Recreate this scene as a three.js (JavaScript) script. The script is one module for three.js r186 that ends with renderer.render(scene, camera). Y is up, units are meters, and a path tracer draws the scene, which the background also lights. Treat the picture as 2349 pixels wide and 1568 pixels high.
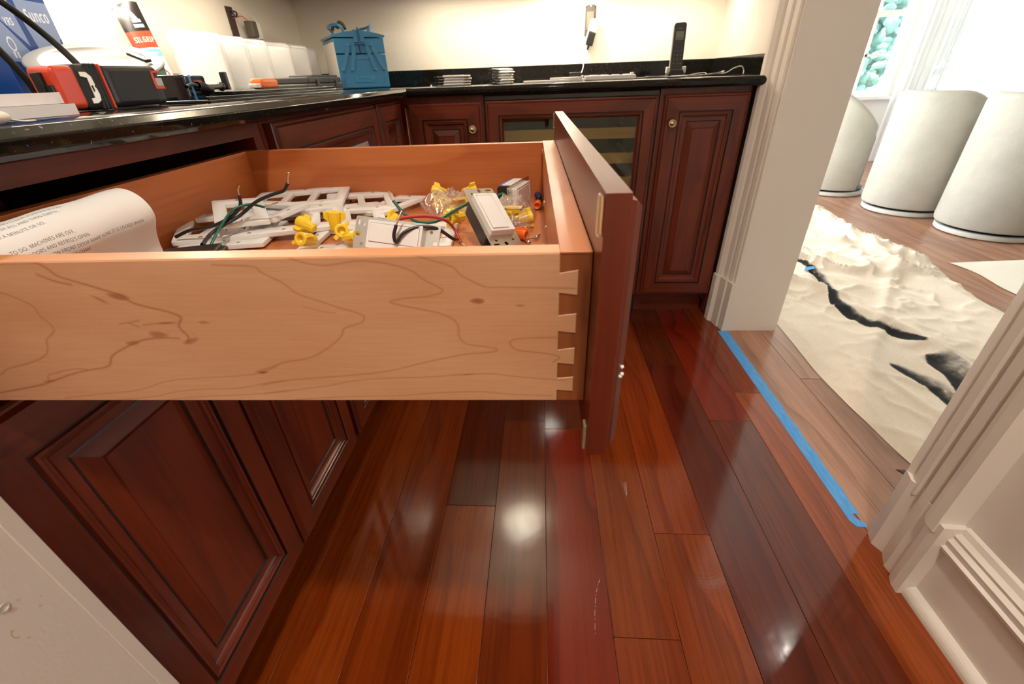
import * as THREE from 'three';
import { RoundedBoxGeometry } from 'three/addons/geometries/RoundedBoxGeometry.js';
import { mergeGeometries, toCreasedNormals } from 'three/addons/utils/BufferGeometryUtils.js';
import { RectAreaLightUniformsLib } from 'three/addons/lights/RectAreaLightUniformsLib.js';

// ---------------------------------------------------------------- camera, sky, lights, exposure
const scene = new THREE.Scene();
const camera = new THREE.PerspectiveCamera(2 * Math.atan(784 / 999.76) * 180 / Math.PI, 2349 / 1568, 0.02, 80);
{
  const D = Math.PI / 180, yaw = 4.314 * D, pitch = -31.295 * D, roll = -2.184 * D;
  camera.position.set(0, 0.965, 0);
  camera.rotation.order = 'YXZ';
  camera.rotation.set(pitch, yaw, roll);
  camera.updateMatrixWorld();
}
camera.focus = 0.62; camera.userData.fStop = 9;
const renderer = new THREE.WebGLRenderer({ antialias: true });
renderer.toneMapping = THREE.LinearToneMapping;
renderer.toneMappingExposure = 1.55;
renderer.shadowMap.enabled = true;
RectAreaLightUniformsLib.init();
scene.background = new THREE.Color().setRGB(0.90, 0.97, 1.0);
scene.backgroundIntensity = 5.2;
const WARM = new THREE.Color().setRGB(1.0, 0.87, 0.68);
const WARM2 = new THREE.Color().setRGB(1.0, 0.92, 0.82);
// sunlight outdoors, reaching the trees and the ground beyond the windows
const sun = new THREE.DirectionalLight(0xfff3e0, 9); sun.position.set(-6, 14, -3); sun.target.position.set(4, 0, -8);
sun.castShadow = true; Object.assign(sun.shadow.camera, { left: -15, right: 15, top: 15, bottom: -15, far: 50 });
scene.add(sun, sun.target);

// ---------------------------------------------------------------- helpers
let _s = 12345;
const rnd = () => { _s = (_s * 1664525 + 1013904223) >>> 0; return _s / 4294967296; };
const rr = (a, b) => a + (b - a) * rnd();
const V = (x, y, z) => new THREE.Vector3(x, y, z);
const R = d => d * Math.PI / 180;
const used = {};
function numbered(n) { const k = used[n] = (used[n] ?? -1) + 1; return k ? `${n}_${String(k).padStart(3, '0')}` : n; }
function mesh(name, geo, mat, parent) {
  const m = new THREE.Mesh(geo, mat); m.name = name; m.castShadow = m.receiveShadow = true;
  if (parent) parent.add(m);
  return m;
}
function tag(o, label, category, group) { o.userData.label = label; o.userData.category = category; if (group) o.userData.group = group; return o; }
function thing(name, label, category, pos = [0, 0, 0], turn = 0, group) {
  const g = new THREE.Group(); g.name = numbered(name); g.position.set(...pos); g.rotation.y = turn;
  scene.add(g); return tag(g, label, category, group);
}
function single(name, geo, mat, label, category, group) { const m = mesh(numbered(name), geo, mat, scene); return tag(m, label, category, group); }
function struct(name, geo, mat, label) {
  let o;
  if (geo) o = mesh(name, geo, mat, scene); else { o = new THREE.Group(); o.name = name; scene.add(o); }
  o.userData.kind = 'structure'; if (label) o.userData.label = label;
  return o;
}
function uvm(geo, grain = 'x', off = 0) {           // metric uv, u along the grain axis
  const g = geo.index ? geo.toNonIndexed() : geo;
  const p = g.attributes.position, n = g.attributes.normal, uv = new Float32Array(p.count * 2);
  for (let i = 0; i < p.count; i += 3) {
    let nx = 0, ny = 0, nz = 0;
    for (let k = 0; k < 3; k++) { nx += Math.abs(n.getX(i + k)); ny += Math.abs(n.getY(i + k)); nz += Math.abs(n.getZ(i + k)); }
    const dom = nx >= ny && nx >= nz ? 'x' : ny >= nz ? 'y' : 'z';
    for (let k = 0; k < 3; k++) {
      const q = { x: p.getX(i + k), y: p.getY(i + k), z: p.getZ(i + k) };
      let u, v;
      if (dom === grain) { const o = 'xyz'.replace(grain, ''); u = q[o[0]]; v = q[o[1]]; }
      else { u = q[grain]; v = q['xyz'.replace(grain, '').replace(dom, '')]; }
      uv[(i + k) * 2] = u + off; uv[(i + k) * 2 + 1] = v + off * 0.37;
    }
  }
  g.setAttribute('uv', new THREE.BufferAttribute(uv, 2));
  return g;
}
const T = (g, x = 0, y = 0, z = 0, rx = 0, ry = 0, rz = 0) => {
  const m = new THREE.Matrix4().makeRotationFromEuler(new THREE.Euler(rx, ry, rz)); m.setPosition(x, y, z); g.applyMatrix4(m); return g;
};
function bx(x0, x1, y0, y1, z0, z1, grain = 'x', off = 0) {
  const g = new THREE.BoxGeometry(x1 - x0, y1 - y0, z1 - z0); g.translate((x0 + x1) / 2, (y0 + y1) / 2, (z0 + z1) / 2); return uvm(g, grain, off);
}
function rbx(x0, x1, y0, y1, z0, z1, r, grain = 'x', seg = 2, off = 0) {
  const g = new RoundedBoxGeometry(x1 - x0, y1 - y0, z1 - z0, seg, Math.min(r, (x1 - x0) / 2.01, (y1 - y0) / 2.01, (z1 - z0) / 2.01)); g.translate((x0 + x1) / 2, (y0 + y1) / 2, (z0 + z1) / 2); return uvm(g, grain, off);
}
const mrg = gs => mergeGeometries(gs.map(g => { g = g.index ? g.toNonIndexed() : g; for (const k of Object.keys(g.attributes)) if (!['position', 'normal', 'uv'].includes(k)) g.deleteAttribute(k); return g; }));
function tube(pts, r, seg = 40, rad = 8) { return new THREE.TubeGeometry(new THREE.CatmullRomCurve3(pts.map(p => Array.isArray(p) ? V(...p) : p)), seg, r, rad, false); }
function lathe(pts, seg = 32) { return new THREE.LatheGeometry(pts.map(p => new THREE.Vector2(p[0], p[1])), seg); }
function quadsGeo(quads) {                          // list of 4-point quads, flat shaded
  const pos = [];
  for (const [a, b, c, d] of quads) pos.push(...a, ...b, ...c, ...a, ...c, ...d);
  const g = new THREE.BufferGeometry(); g.setAttribute('position', new THREE.Float32BufferAttribute(pos, 3)); g.computeVertexNormals(); return g;
}
// rings of mitred rectangles: w x h plate in the xy plane, profile [[inset, height]...], front towards +z, centred at x, from y=0 up
function ringDoor(w, h, prof, cap, backcap) {
  const rect = (d, z) => [[-w / 2 + d, d, z], [w / 2 - d, d, z], [w / 2 - d, h - d, z], [-w / 2 + d, h - d, z]];
  const Q = [];
  for (let i = 0; i + 1 < prof.length; i++) {
    const a = rect(...prof[i]), b = rect(...prof[i + 1]);
    for (let k = 0; k < 4; k++) { const n = (k + 1) % 4; Q.push([a[k], a[n], b[n], b[k]]); }
  }
  if (cap) { const a = rect(...prof[prof.length - 1]); Q.push([a[0], a[1], a[2], a[3]]); }
  if (backcap) { const a = rect(...prof[0]); Q.push([a[3], a[2], a[1], a[0]]); }
  const g = quadsGeo(Q);
  // grain: rails horizontal, stiles vertical -> take the direction of each quad's long edge
  const p = g.attributes.position, uv = new Float32Array(p.count * 2);
  for (let i = 0; i < p.count; i += 6) {
    const dx = Math.abs(p.getX(i + 1) - p.getX(i)), dy = Math.abs(p.getY(i + 1) - p.getY(i));
    const last = cap && i === p.count - (backcap ? 12 : 6);
    const hor = !last && dx > dy && dx > 0.02;
    for (let k = 0; k < 6; k++) { const X = p.getX(i + k), Y = p.getY(i + k), Z = p.getZ(i + k); uv[(i + k) * 2] = hor ? X : Y; uv[(i + k) * 2 + 1] = (hor ? Y : X) + Z; }
  }
  g.setAttribute('uv', new THREE.BufferAttribute(uv, 2));
  return g;
}
function extrude(pts, depth, bevel = 0, holes = []) {
  const s = new THREE.Shape(pts.map(p => new THREE.Vector2(p[0], p[1])));
  for (const h of holes) s.holes.push(new THREE.Path(h.map(p => new THREE.Vector2(p[0], p[1]))));
  return new THREE.ExtrudeGeometry(s, { depth, bevelEnabled: bevel > 0, bevelSize: bevel, bevelThickness: bevel, bevelOffset: -bevel, bevelSegments: 2, curveSegments: 12 });
}
const circ = (cx, cy, r, n = 14, ry = r) => Array.from({ length: n }, (_, i) => [cx + r * Math.cos(i / n * 2 * Math.PI), cy + ry * Math.sin(i / n * 2 * Math.PI)]);
const rectp = (x0, x1, y0, y1) => [[x0, y0], [x1, y0], [x1, y1], [x0, y1]];
const rrect = (x0, x1, y0, y1, r, n = 4) => { const o = []; for (const [cx, cy, a] of [[x1 - r, y1 - r, 0], [x0 + r, y1 - r, 90], [x0 + r, y0 + r, 180], [x1 - r, y0 + r, 270]]) for (let i = 0; i <= n; i++) { const t = R(a + 90 * i / n); o.push([cx + r * Math.cos(t), cy + r * Math.sin(t)]); } return o; };
// extrude a plan profile [[x,z]...] from y0 to y1
function prism(pts, y0, y1) { const g = extrude(pts.map(([x, z]) => [x, -z]), y1 - y0); g.rotateX(-Math.PI / 2); g.translate(0, y0, 0); return uvm(g, 'y'); }
// a frame whose x axis is dx and whose z axis is close to nz, put on a group
function orient(g, pos, dx, nz) {
  const X = V(...dx).normalize(), Z = V(...nz); Z.addScaledVector(X, -Z.dot(X)).normalize(); const Y = new THREE.Vector3().crossVectors(Z, X);
  g.quaternion.setFromRotationMatrix(new THREE.Matrix4().makeBasis(X, Y, Z)); g.position.set(...pos); g.updateMatrixWorld(true); return g;
}
// ---------------------------------------------------------------- textures
function hash(x, y, s) { let h = (x * 374761393 + y * 668265263 + s * 2147483647) | 0; h = Math.imul(h ^ (h >>> 13), 1274126177); return ((h ^ (h >>> 16)) >>> 0) / 4294967296; }
function vn(x, y, px, py, s) {
  const xi = Math.floor(x), yi = Math.floor(y), fx = x - xi, fy = y - yi, u = fx * fx * (3 - 2 * fx), v = fy * fy * (3 - 2 * fy);
  const m = (a, b) => ((a % b) + b) % b, x0 = m(xi, px), x1 = m(xi + 1, px), y0 = m(yi, py), y1 = m(yi + 1, py);
  const a = hash(x0, y0, s), b = hash(x1, y0, s), c = hash(x0, y1, s), d = hash(x1, y1, s);
  return a + (b - a) * u + (c - a) * v + (a - b - c + d) * u * v;
}
function fbm(x, y, px, py, s, o = 4) { let t = 0, a = 0.5, n = 0; for (let i = 0; i < o; i++) { t += a * vn(x, y, px, py, s + i * 17); n += a; a *= 0.5; x *= 2; y *= 2; px *= 2; py *= 2; } return t / n; }
function dtex(w, h, f, srgb = true, rep = [1, 1]) {
  const d = new Uint8Array(w * h * 4);
  for (let j = 0; j < h; j++) for (let i = 0; i < w; i++) { const c = f(i / w, j / h), k = (j * w + i) * 4; d[k] = c[0]; d[k + 1] = c[1] ?? c[0]; d[k + 2] = c[2] ?? c[0]; d[k + 3] = 255; }
  const t = new THREE.DataTexture(d, w, h); t.magFilter = THREE.LinearFilter; t.minFilter = THREE.LinearMipmapLinearFilter; t.wrapS = t.wrapT = THREE.RepeatWrapping;
  if (srgb) t.colorSpace = THREE.SRGBColorSpace; t.repeat.set(...rep); t.needsUpdate = true; return t;
}
const mix3 = (a, b, t) => [a[0] + (b[0] - a[0]) * t, a[1] + (b[1] - a[1]) * t, a[2] + (b[2] - a[2]) * t];
const cl = (x, a = 0, b = 1) => Math.max(a, Math.min(b, x));
// wood: u along the grain; the tile is 1 m x 0.5 m
function wood(seed, light, dark, o = {}) {
  const { rings = 7, warp = 1.6, streak = 0.5, ring = 0.5, blotch = 0.3, w = 1024, h = 512, pores = 0.25 } = o;
  return dtex(w, h, (u, v) => {
    const r = v * rings + warp * fbm(u * 2, v * 3, 2, 3, seed, 3);
    const ph = r - Math.floor(r), rg = Math.pow(ph, 3) * (1 - cl((ph - 0.94) / 0.06));
    const st = fbm(u * 6, v * 90, 6, 90, seed + 5, 3), bl = fbm(u * 4, v * 5, 4, 5, seed + 9, 3);
    const po = cl((vn(u * 40, v * 256, 40, 256, seed + 20) - 0.80) * 5);
    const t = cl(ring * rg + streak * (st - 0.35) + blotch * (bl - 0.4) + pores * po, 0, 1);
    return mix3(light, dark, t);
  }, true, [1, 2]);
}
function bumpNoise(seed, fx, fy, oct = 3, size = 512, rep = [1, 1]) { return dtex(size, size, (u, v) => { const t = 255 * fbm(u * fx, v * fy, fx, fy, seed, oct); return [t, t, t]; }, false, rep); }
function canvasTex(w, h, draw) { const c = document.createElement('canvas'); c.width = w; c.height = h; draw(c.getContext('2d'), w, h); const t = new THREE.CanvasTexture(c); t.colorSpace = THREE.SRGBColorSpace; t.anisotropy = 8; return t; }

const std = (o) => new THREE.MeshStandardMaterial(o);
const phy = (o) => new THREE.MeshPhysicalMaterial(o);
const lin = (r, g, b) => new THREE.Color().setRGB(r, g, b);

// floor woods
const floorTex = [wood(11, [168, 84, 44], [92, 34, 14], { streak: 0.5, ring: 0.35, rings: 4, pores: 0.2 }), wood(23, [160, 66, 40], [98, 28, 16], { streak: 0.35, ring: 0.55, rings: 3, warp: 2.4, pores: 0.15 }), wood(37, [150, 72, 44], [84, 34, 20], { streak: 0.55, ring: 0.2, pores: 0.2 })];
const floorBump = bumpNoise(91, 90, 90, 2, 512);
const FL = (k, r, g, b) => phy({ map: floorTex[k], color: lin(r * 0.68, g * 0.64, b * 0.46), roughness: 0.11, bumpMap: floorBump, bumpScale: 0.00008 });
const floorMats = {
  orange: FL(0, 0.84, 0.68, 0.36), rust: FL(0, 0.72, 0.54, 0.32), dark: FL(2, 0.45, 0.34, 0.30), red: FL(1, 0.72, 0.42, 0.36), brown: FL(2, 0.66, 0.52, 0.40), purple: FL(1, 0.42, 0.36, 0.44), mid: FL(0, 0.78, 0.56, 0.46), plum: FL(2, 0.56, 0.44, 0.46), light: FL(0, 1.15, 1.15, 1.1),
};
const walnutTex = wood(51, [186, 140, 112], [122, 82, 62], { rings: 5, warp: 2.6, ring: 0.5, streak: 0.6, pores: 0.2 });
const walnut = [[0.80, 0.80, 0.84], [0.70, 0.68, 0.72], [0.84, 0.80, 0.80]].map(c => phy({ map: walnutTex, color: lin(...c), roughness: 0.32, bumpMap: floorBump, bumpScale: 0.00003 }));
// cabinet cherry with dark glaze
const cherryTex = wood(71, [142, 62, 40], [78, 28, 18], { rings: 4, warp: 1.8, ring: 0.35, streak: 0.55, blotch: 0.7, pores: 0.12 });
const cherry = phy({ map: cherryTex, color: lin(0.56, 0.45, 0.28), roughness: 0.34, clearcoat: 0.12, clearcoatRoughness: 0.15 });
const glaze = phy({ color: lin(0.022, 0.010, 0.007), roughness: 0.35 });
// drawer woods
const mapleTex = wood(83, [236, 178, 130], [206, 138, 88], { rings: 3, warp: 2.2, ring: 0.5, streak: 0.45, blotch: 0.5, pores: 0.05 });
const maple = phy({ map: mapleTex, color: lin(0.86, 0.76, 0.70), roughness: 0.38, clearcoat: 0.2, clearcoatRoughness: 0.25 });
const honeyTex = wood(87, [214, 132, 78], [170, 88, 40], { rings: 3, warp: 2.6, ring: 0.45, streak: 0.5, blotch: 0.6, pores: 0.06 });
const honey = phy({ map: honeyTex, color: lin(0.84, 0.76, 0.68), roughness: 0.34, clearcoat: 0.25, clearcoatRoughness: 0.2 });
const pinMat = phy({ map: wood(89, [150, 88, 46], [112, 58, 24], { rings: 6, streak: 0.9, ring: 0.2, pores: 0.4 }), color: lin(0.9, 0.8, 0.7), roughness: 0.5 });
const rawWood = std({ map: mapleTex, color: lin(0.72, 0.62, 0.52), roughness: 0.8 });
// granite
const granTex = dtex(1024, 1024, (u, v) => {
  const b = fbm(u * 24, v * 24, 24, 24, 5, 3), f1 = vn(u * 300, v * 300, 300, 300, 8), f2 = vn(u * 110, v * 110, 110, 110, 12), f3 = vn(u * 160, v * 160, 160, 160, 31);
  let c = [14 + 10 * b, 14 + 9 * b, 13 + 8 * b];
  if (f1 > 0.86) c = mix3(c, [62, 60, 54], (f1 - 0.86) * 5);
  if (f2 > 0.84) c = mix3(c, [96, 66, 38], (f2 - 0.84) * 3.5);
  if (f3 > 0.93) c = mix3(c, [190, 180, 160], cl((f3 - 0.93) * 14));
  return c;
}, true, [2, 2]);
const granite = phy({ map: granTex, roughness: 0.07, ior: 1.5, specularIntensity: 0.6, bumpMap: bumpNoise(41, 60, 60, 2, 256), bumpScale: 0.00004 });
// paints
const wallTex = bumpNoise(61, 120, 120, 3, 512, [2, 2]);
const wallPaint = std({ color: lin(0.86, 0.79, 0.67), roughness: 0.85, bumpMap: wallTex, bumpScale: 0.0004 });
const room2Paint = std({ color: lin(0.82, 0.80, 0.76), roughness: 0.85, bumpMap: wallTex, bumpScale: 0.0004 });
const trimPaint = phy({ color: lin(0.80, 0.73, 0.66), roughness: 0.38, bumpMap: wallTex, bumpScale: 0.00015 });
const panelPaint = phy({ color: lin(0.66, 0.60, 0.54), roughness: 0.42, bumpMap: bumpNoise(65, 90, 90, 3, 512), bumpScale: 0.0002 });
const ceilPaint = std({ color: lin(0.82, 0.79, 0.72), roughness: 0.9 });
// plastics and metals
const whitePlastic = phy({ color: lin(0.80, 0.77, 0.74), roughness: 0.28, clearcoat: 0.3, clearcoatRoughness: 0.15 });
const whiteMatte = std({ color: lin(0.80, 0.78, 0.74), roughness: 0.55 });
const blackPlastic = phy({ color: lin(0.014, 0.014, 0.015), roughness: 0.35 });
const blackGloss = phy({ color: lin(0.010, 0.010, 0.011), roughness: 0.12, clearcoat: 0.6, clearcoatRoughness: 0.05 });
const blackRubber = std({ color: lin(0.018, 0.017, 0.016), roughness: 0.62 });
const redPlastic = phy({ color: lin(0.72, 0.062, 0.024), roughness: 0.35 });
const orangePlastic = phy({ color: lin(0.86, 0.16, 0.02), roughness: 0.35 });
const yellowPlastic = phy({ color: lin(0.90, 0.60, 0.03), roughness: 0.32, clearcoat: 0.3, clearcoatRoughness: 0.2 });
const navyPlastic = phy({ color: lin(0.012, 0.03, 0.10), roughness: 0.35 });
const greenWire = phy({ color: lin(0.004, 0.12, 0.085), roughness: 0.35 });
const redWire = phy({ color: lin(0.46, 0.03, 0.025), roughness: 0.35 });
const blueWire = phy({ color: lin(0.04, 0.13, 0.55), roughness: 0.35 });
const blackWire = phy({ color: lin(0.022, 0.022, 0.022), roughness: 0.28 });
const whiteWire = phy({ color: lin(0.66, 0.62, 0.56), roughness: 0.4 });
const greyWire = phy({ color: lin(0.30, 0.28, 0.26), roughness: 0.4 });
const copper = std({ color: lin(0.78, 0.62, 0.50), metalness: 1, roughness: 0.3 });
const steel = std({ color: lin(0.66, 0.65, 0.62), metalness: 1, roughness: 0.28, bumpMap: bumpNoise(67, 30, 30, 3, 256), bumpScale: 0.0002 });
const chrome = std({ color: lin(0.8, 0.8, 0.79), metalness: 1, roughness: 0.12 });
const brass = std({ color: lin(0.52, 0.40, 0.24), metalness: 1, roughness: 0.34 });
const bluePaint = phy({ color: lin(0.022, 0.17, 0.34), roughness: 0.28, clearcoat: 0.4, clearcoatRoughness: 0.12, metalness: 0.15 });
const blueDark = phy({ color: lin(0.010, 0.08, 0.17), roughness: 0.35 });
const paleMetal = phy({ color: lin(0.72, 0.66, 0.58), roughness: 0.35 });
const bagFilm = phy({ color: lin(0.97, 0.97, 0.96), roughness: 0.10, transmission: 0.86, thickness: 0, ior: 1.75, clearcoat: 1, clearcoatRoughness: 0.03, side: THREE.DoubleSide });
const glassPane = phy({ color: lin(0.72, 0.82, 0.76), roughness: 0.02, transmission: 1, thickness: 0, ior: 1.5 });
const clearGlass = phy({ color: lin(0.96, 0.99, 1), roughness: 0.0, transmission: 1, thickness: 0, ior: 1.45 });
const clearRubber = phy({ color: lin(0.86, 0.66, 0.42), roughness: 0.15, transmission: 0.85, thickness: 0.004, ior: 1.45 });

// ---------------------------------------------------------------- the setting
const CT = 0.942, CB = 0.912;                   // counter top, counter underside
const XF = -0.504, ZB = -1.80;                  // faces of the left and the far cabinet doors
const XE = -0.472, ZE = -1.77;                  // counter edges
const WX = -1.12, WZ = -2.42;                   // left and far walls
const RX = 0.80, RX2 = 1.0, DZ0 = -1.68, DZ1 = -0.705; // doorway wall, its two faces, the jambs
const CH = 2.74;

// cherry floor
{
  const fl = struct('floor', bx(WX - 0.1, 0.80, -0.06, -0.012, WZ - 0.1, 2.2), rawWood, 'glossy reddish cherry plank floor');
  const xs = [-1.12, -0.909, -0.777, -0.645, -0.513, -0.381, -0.249, -0.117, 0.015, 0.147, 0.279, 0.411, 0.543, 0.675, 0.790];
  const plan = [   // ends of the boards (z) and their tones
    [[-2.0], ['dark', 'dark']], [[-1.5], ['rust', 'rust']], [[-1.9], ['rust', 'rust']], [[-1.2], ['rust', 'orange']], [[-1.62], ['brown', 'orange']],
    [[-1.30, 0.6], ['brown', 'rust', 'orange']], [[-1.62, -0.752, 0.5], ['orange', 'dark', 'orange', 'rust']], [[-1.62, -1.085, 0.3], ['dark', 'dark', 'brown', 'rust']],
    [[-1.05, 0.7], ['dark', 'red', 'red']], [[-1.55, -0.448, 0.9], ['red', 'rust', 'mid', 'red']], [[-0.685, 0.4], ['mid', 'orange', 'rust']], [[-1.42, 0.55], ['dark', 'purple', 'purple']],
    [[-1.1, 0.75], ['red', 'plum', 'red']], [[-1.245, 0.62], ['mid', 'light', 'orange']],
  ];
  for (let i = 0; i + 1 < xs.length; i++) {
    const ends = [WZ, ...plan[i][0], 2.1];
    for (let k = 0; k + 1 < ends.length; k++) mesh('plank', rbx(xs[i] + 0.0004, xs[i + 1] - 0.0004, -0.013, 0, ends[k] + 0.0005, ends[k + 1] - 0.0005, 0.0008, 'z', 1, i * 1.37 + k * 0.61), floorMats[plan[i][1][k]], fl);
  }
}
// scuffs and scratches on the cherry boards
function scuff(x, z, w, d, turn, seed, draw) {
  const t = canvasTex(128, 128, (c) => { c.fillStyle = '#000'; c.fillRect(0, 0, 128, 128); draw(c); }); t.colorSpace = THREE.NoColorSpace;
  const g = new THREE.PlaneGeometry(w, d); g.rotateX(-Math.PI / 2); const m = mesh('scuff_mark', g, std({ color: lin(0.62, 0.55, 0.52), alphaMap: t, transparent: true, roughness: 0.6 }), scene.getObjectByName('floor'));
  m.position.set(x, 0.0003, z); m.rotation.y = turn; m.castShadow = false;
}
scuff(0.365, -0.575, 0.085, 0.075, 0, 1, (c) => { c.strokeStyle = 'rgba(255,255,255,0.055)'; for (let i = 0; i < 22; i++) { c.lineWidth = 1 + (i % 3); c.beginPath(); c.arc(70, -20 + i * 2, 66 + (i * 11) % 34, 0.6 + (i * 3 % 7) * 0.08, 2.2 - (i * 5 % 6) * 0.14); c.stroke(); } });
scuff(0.235, -0.82, 0.045, 0.055, 0.4, 2, (c) => { c.strokeStyle = 'rgba(255,255,255,0.12)'; for (let i = 0; i < 18; i++) { c.lineWidth = 1 + i % 3; c.beginPath(); c.moveTo(20 + i, 120 - i); c.lineTo(60 + i * 2.4, 14 + (i * 5) % 16); c.stroke(); } });
scuff(0.118, -0.505, 0.05, 0.13, 0.05, 3, (c) => { c.strokeStyle = 'rgba(255,255,255,0.8)'; c.lineWidth = 1.3; c.setLineDash([14, 5, 3, 6]); c.beginPath(); c.moveTo(112, 6); c.quadraticCurveTo(60, 40, 40, 122); c.stroke(); });
// walnut floor of the next room
{
  const fl = struct('floor_2', bx(0.80, 6.6, -0.06, -0.012, -5.75, 1.5), rawWood, 'pale walnut plank floor of the next room');
  let x = 0.791, i = 0;
  const ws = [0.147, 0.18, 0.18, 0.18, 0.18, 0.18, 0.18, 0.18, 0.18, 0.18, 0.18, 0.18, 0.18, 0.18, 0.18, 0.18, 0.18];
  while (x < 4.0) {
    const w = ws[i] ?? 0.18; const e = [-5.7, -4.1 + (i * 0.73 % 1.5), -1.9 + (i * 0.57 % 1.1), 0.2, 1.4];
    for (let k = 0; k < 4; k++) mesh('plank', rbx(x + 0.0006, x + w - 0.0006, -0.013, 0, e[k] + 0.001, e[k + 1] - 0.001, 0.001, 'z', 1, i * 0.83 + k * 0.4), walnut[(i * 2 + k) % 3], fl);
    x += w; i++;
  }
  mesh('far_boards', bx(x, 6.6, -0.013, 0, -5.7, 1.4, 'z'), walnut[0], fl);
}
struct('wall_left', bx(WX - 0.12, WX, 0, CH, WZ - 0.12, 2.2), wallPaint, 'cream painted wall behind the left counter');
struct('wall_back', bx(WX, RX2, 0, CH, WZ - 0.12, WZ), wallPaint, 'cream painted wall behind the far counter');
struct('wall_near', bx(WX, RX2, 0, CH, 2.1, 2.2), wallPaint);
struct('wall_right', mrg([bx(RX, RX2, 0, CH, WZ, DZ0), bx(RX, RX2, 0, CH, DZ1, 2.1), bx(RX, RX2, 2.1, CH, DZ0, DZ1)]), trimPaint, 'cream painted wall with the doorway to the next room');
struct('ceiling', bx(WX - 0.1, 6.7, CH, CH + 0.1, -5.8, 2.2), ceilPaint);
// room beyond: outer walls with windows in the far wall
const W2Z = -5.6;
const wins = [[2.75, 3.72], [4.05, 5.25]];      // two windows in the far wall
{
  const y0 = 0.66, y1 = 2.15, g = [];
  let x = RX2;
  for (const [a, b] of wins) { g.push(bx(x, a, 0, CH, W2Z - 0.15, W2Z), bx(a, b, 0, y0, W2Z - 0.15, W2Z), bx(a, b, y1, CH, W2Z - 0.15, W2Z)); x = b; }
  g.push(bx(x, 6.6, 0, CH, W2Z - 0.15, W2Z));
  struct('wall_far', mrg(g), room2Paint, 'white wall with tall windows in the next room');
  // side wall with two more windows, out of the picture to the right
  const s = []; let z = W2Z;
  for (const [a, b] of [[-4.9, -3.7], [-3.0, -1.8]]) { s.push(bx(6.5, 6.65, 0, CH, z, a), bx(6.5, 6.65, 0, y0, a, b), bx(6.5, 6.65, y1, CH, a, b)); z = b; }
  s.push(bx(6.5, 6.65, 0, CH, z, 1.5));
  struct('wall_side', mrg(s), room2Paint);
  struct('wall_room_near', bx(RX2, 6.6, 0, CH, 1.4, 1.5), room2Paint);
  let n = 1;
  const winMat = phy({ color: lin(0.85, 0.85, 0.83), roughness: 0.35 });
  const win = (a, b, side) => {
    const o = struct('window_' + n++, null, null, 'white framed window with small panes, very bright outside');
    const P = (u0, u1, v0, v1, d0, d1) => side ? bx(6.5 + d0, 6.5 + d1, v0, v1, u0, u1) : bx(u0, u1, v0, v1, W2Z - d1, W2Z - d0);
    mesh('frame', mrg([P(a + 0.05, b - 0.05, y0, y0 + 0.05, 0.02, 0.09), P(a + 0.05, b - 0.05, y1 - 0.05, y1, 0.02, 0.09), P(a, a + 0.05, y0, y1, 0.02, 0.09), P(b - 0.05, b, y0, y1, 0.02, 0.09), P(a + 0.05, b - 0.05, 1.36, 1.41, 0.02, 0.09)]), winMat, o);
    mesh('sill', P(a - 0.06, b + 0.06, y0 - 0.03, y0 - 0.0005, -0.06, -0.0005), winMat, o);
    const nx = 3, ny = 4;
    for (let i = 1; i < nx; i++) mesh('muntin', P(a + (b - a) * i / nx - 0.011, a + (b - a) * i / nx + 0.011, y0 + 0.05, y1 - 0.05, 0.045, 0.065), winMat, o);
    for (let j = 1; j < ny; j++) if (j !== 2) mesh('muntin', P(a + 0.05, b - 0.05, y0 + (y1 - y0) * j / ny - 0.011, y0 + (y1 - y0) * j / ny + 0.011, 0.045, 0.065), winMat, o);
    for (let i = 0; i < nx; i++) for (let j = 0; j < ny; j++) mesh('pane', P(a + (b - a) * i / nx + 0.004, a + (b - a) * (i + 1) / nx - 0.004, y0 + (y1 - y0) * j / ny + 0.004, y0 + (y1 - y0) * (j + 1) / ny - 0.004, 0.054, 0.056), clearGlass, o);
  };
  for (const [a, b] of wins) win(a, b, false);
  for (const [a, b] of [[-4.9, -3.7], [-3.0, -1.8]]) win(a, b, true);
  // sheer curtains
  const sheer = phy({ color: lin(0.92, 0.91, 0.90), roughness: 0.9, transmission: 0.5, thickness: 0, side: THREE.DoubleSide });
  const curtain = (a, b, folds, amp, label) => {
    const nx = folds * 10, ny = 6, g = new THREE.PlaneGeometry(b - a, 2.25, nx, ny), p = g.attributes.position;
    for (let i = 0; i < p.count; i++) { const t = (p.getX(i) / (b - a) + 0.5) * folds * 2 * Math.PI; p.setZ(i, amp * (Math.sin(t) + 0.4 * Math.sin(2.3 * t + 1)) * (1 + 0.15 * p.getY(i))); }
    g.computeVertexNormals(); g.translate((a + b) / 2, 1.16, W2Z + 0.16);
    single('sheer_curtain', g, sheer, label, 'curtain');
  };
  curtain(3.66, 4.08, 7, 0.02, 'gathered white sheer curtain hanging between the two bright windows');
  curtain(4.06, 5.3, 14, 0.016, 'wide white sheer curtain drawn across the window behind the stools');
}
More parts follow.
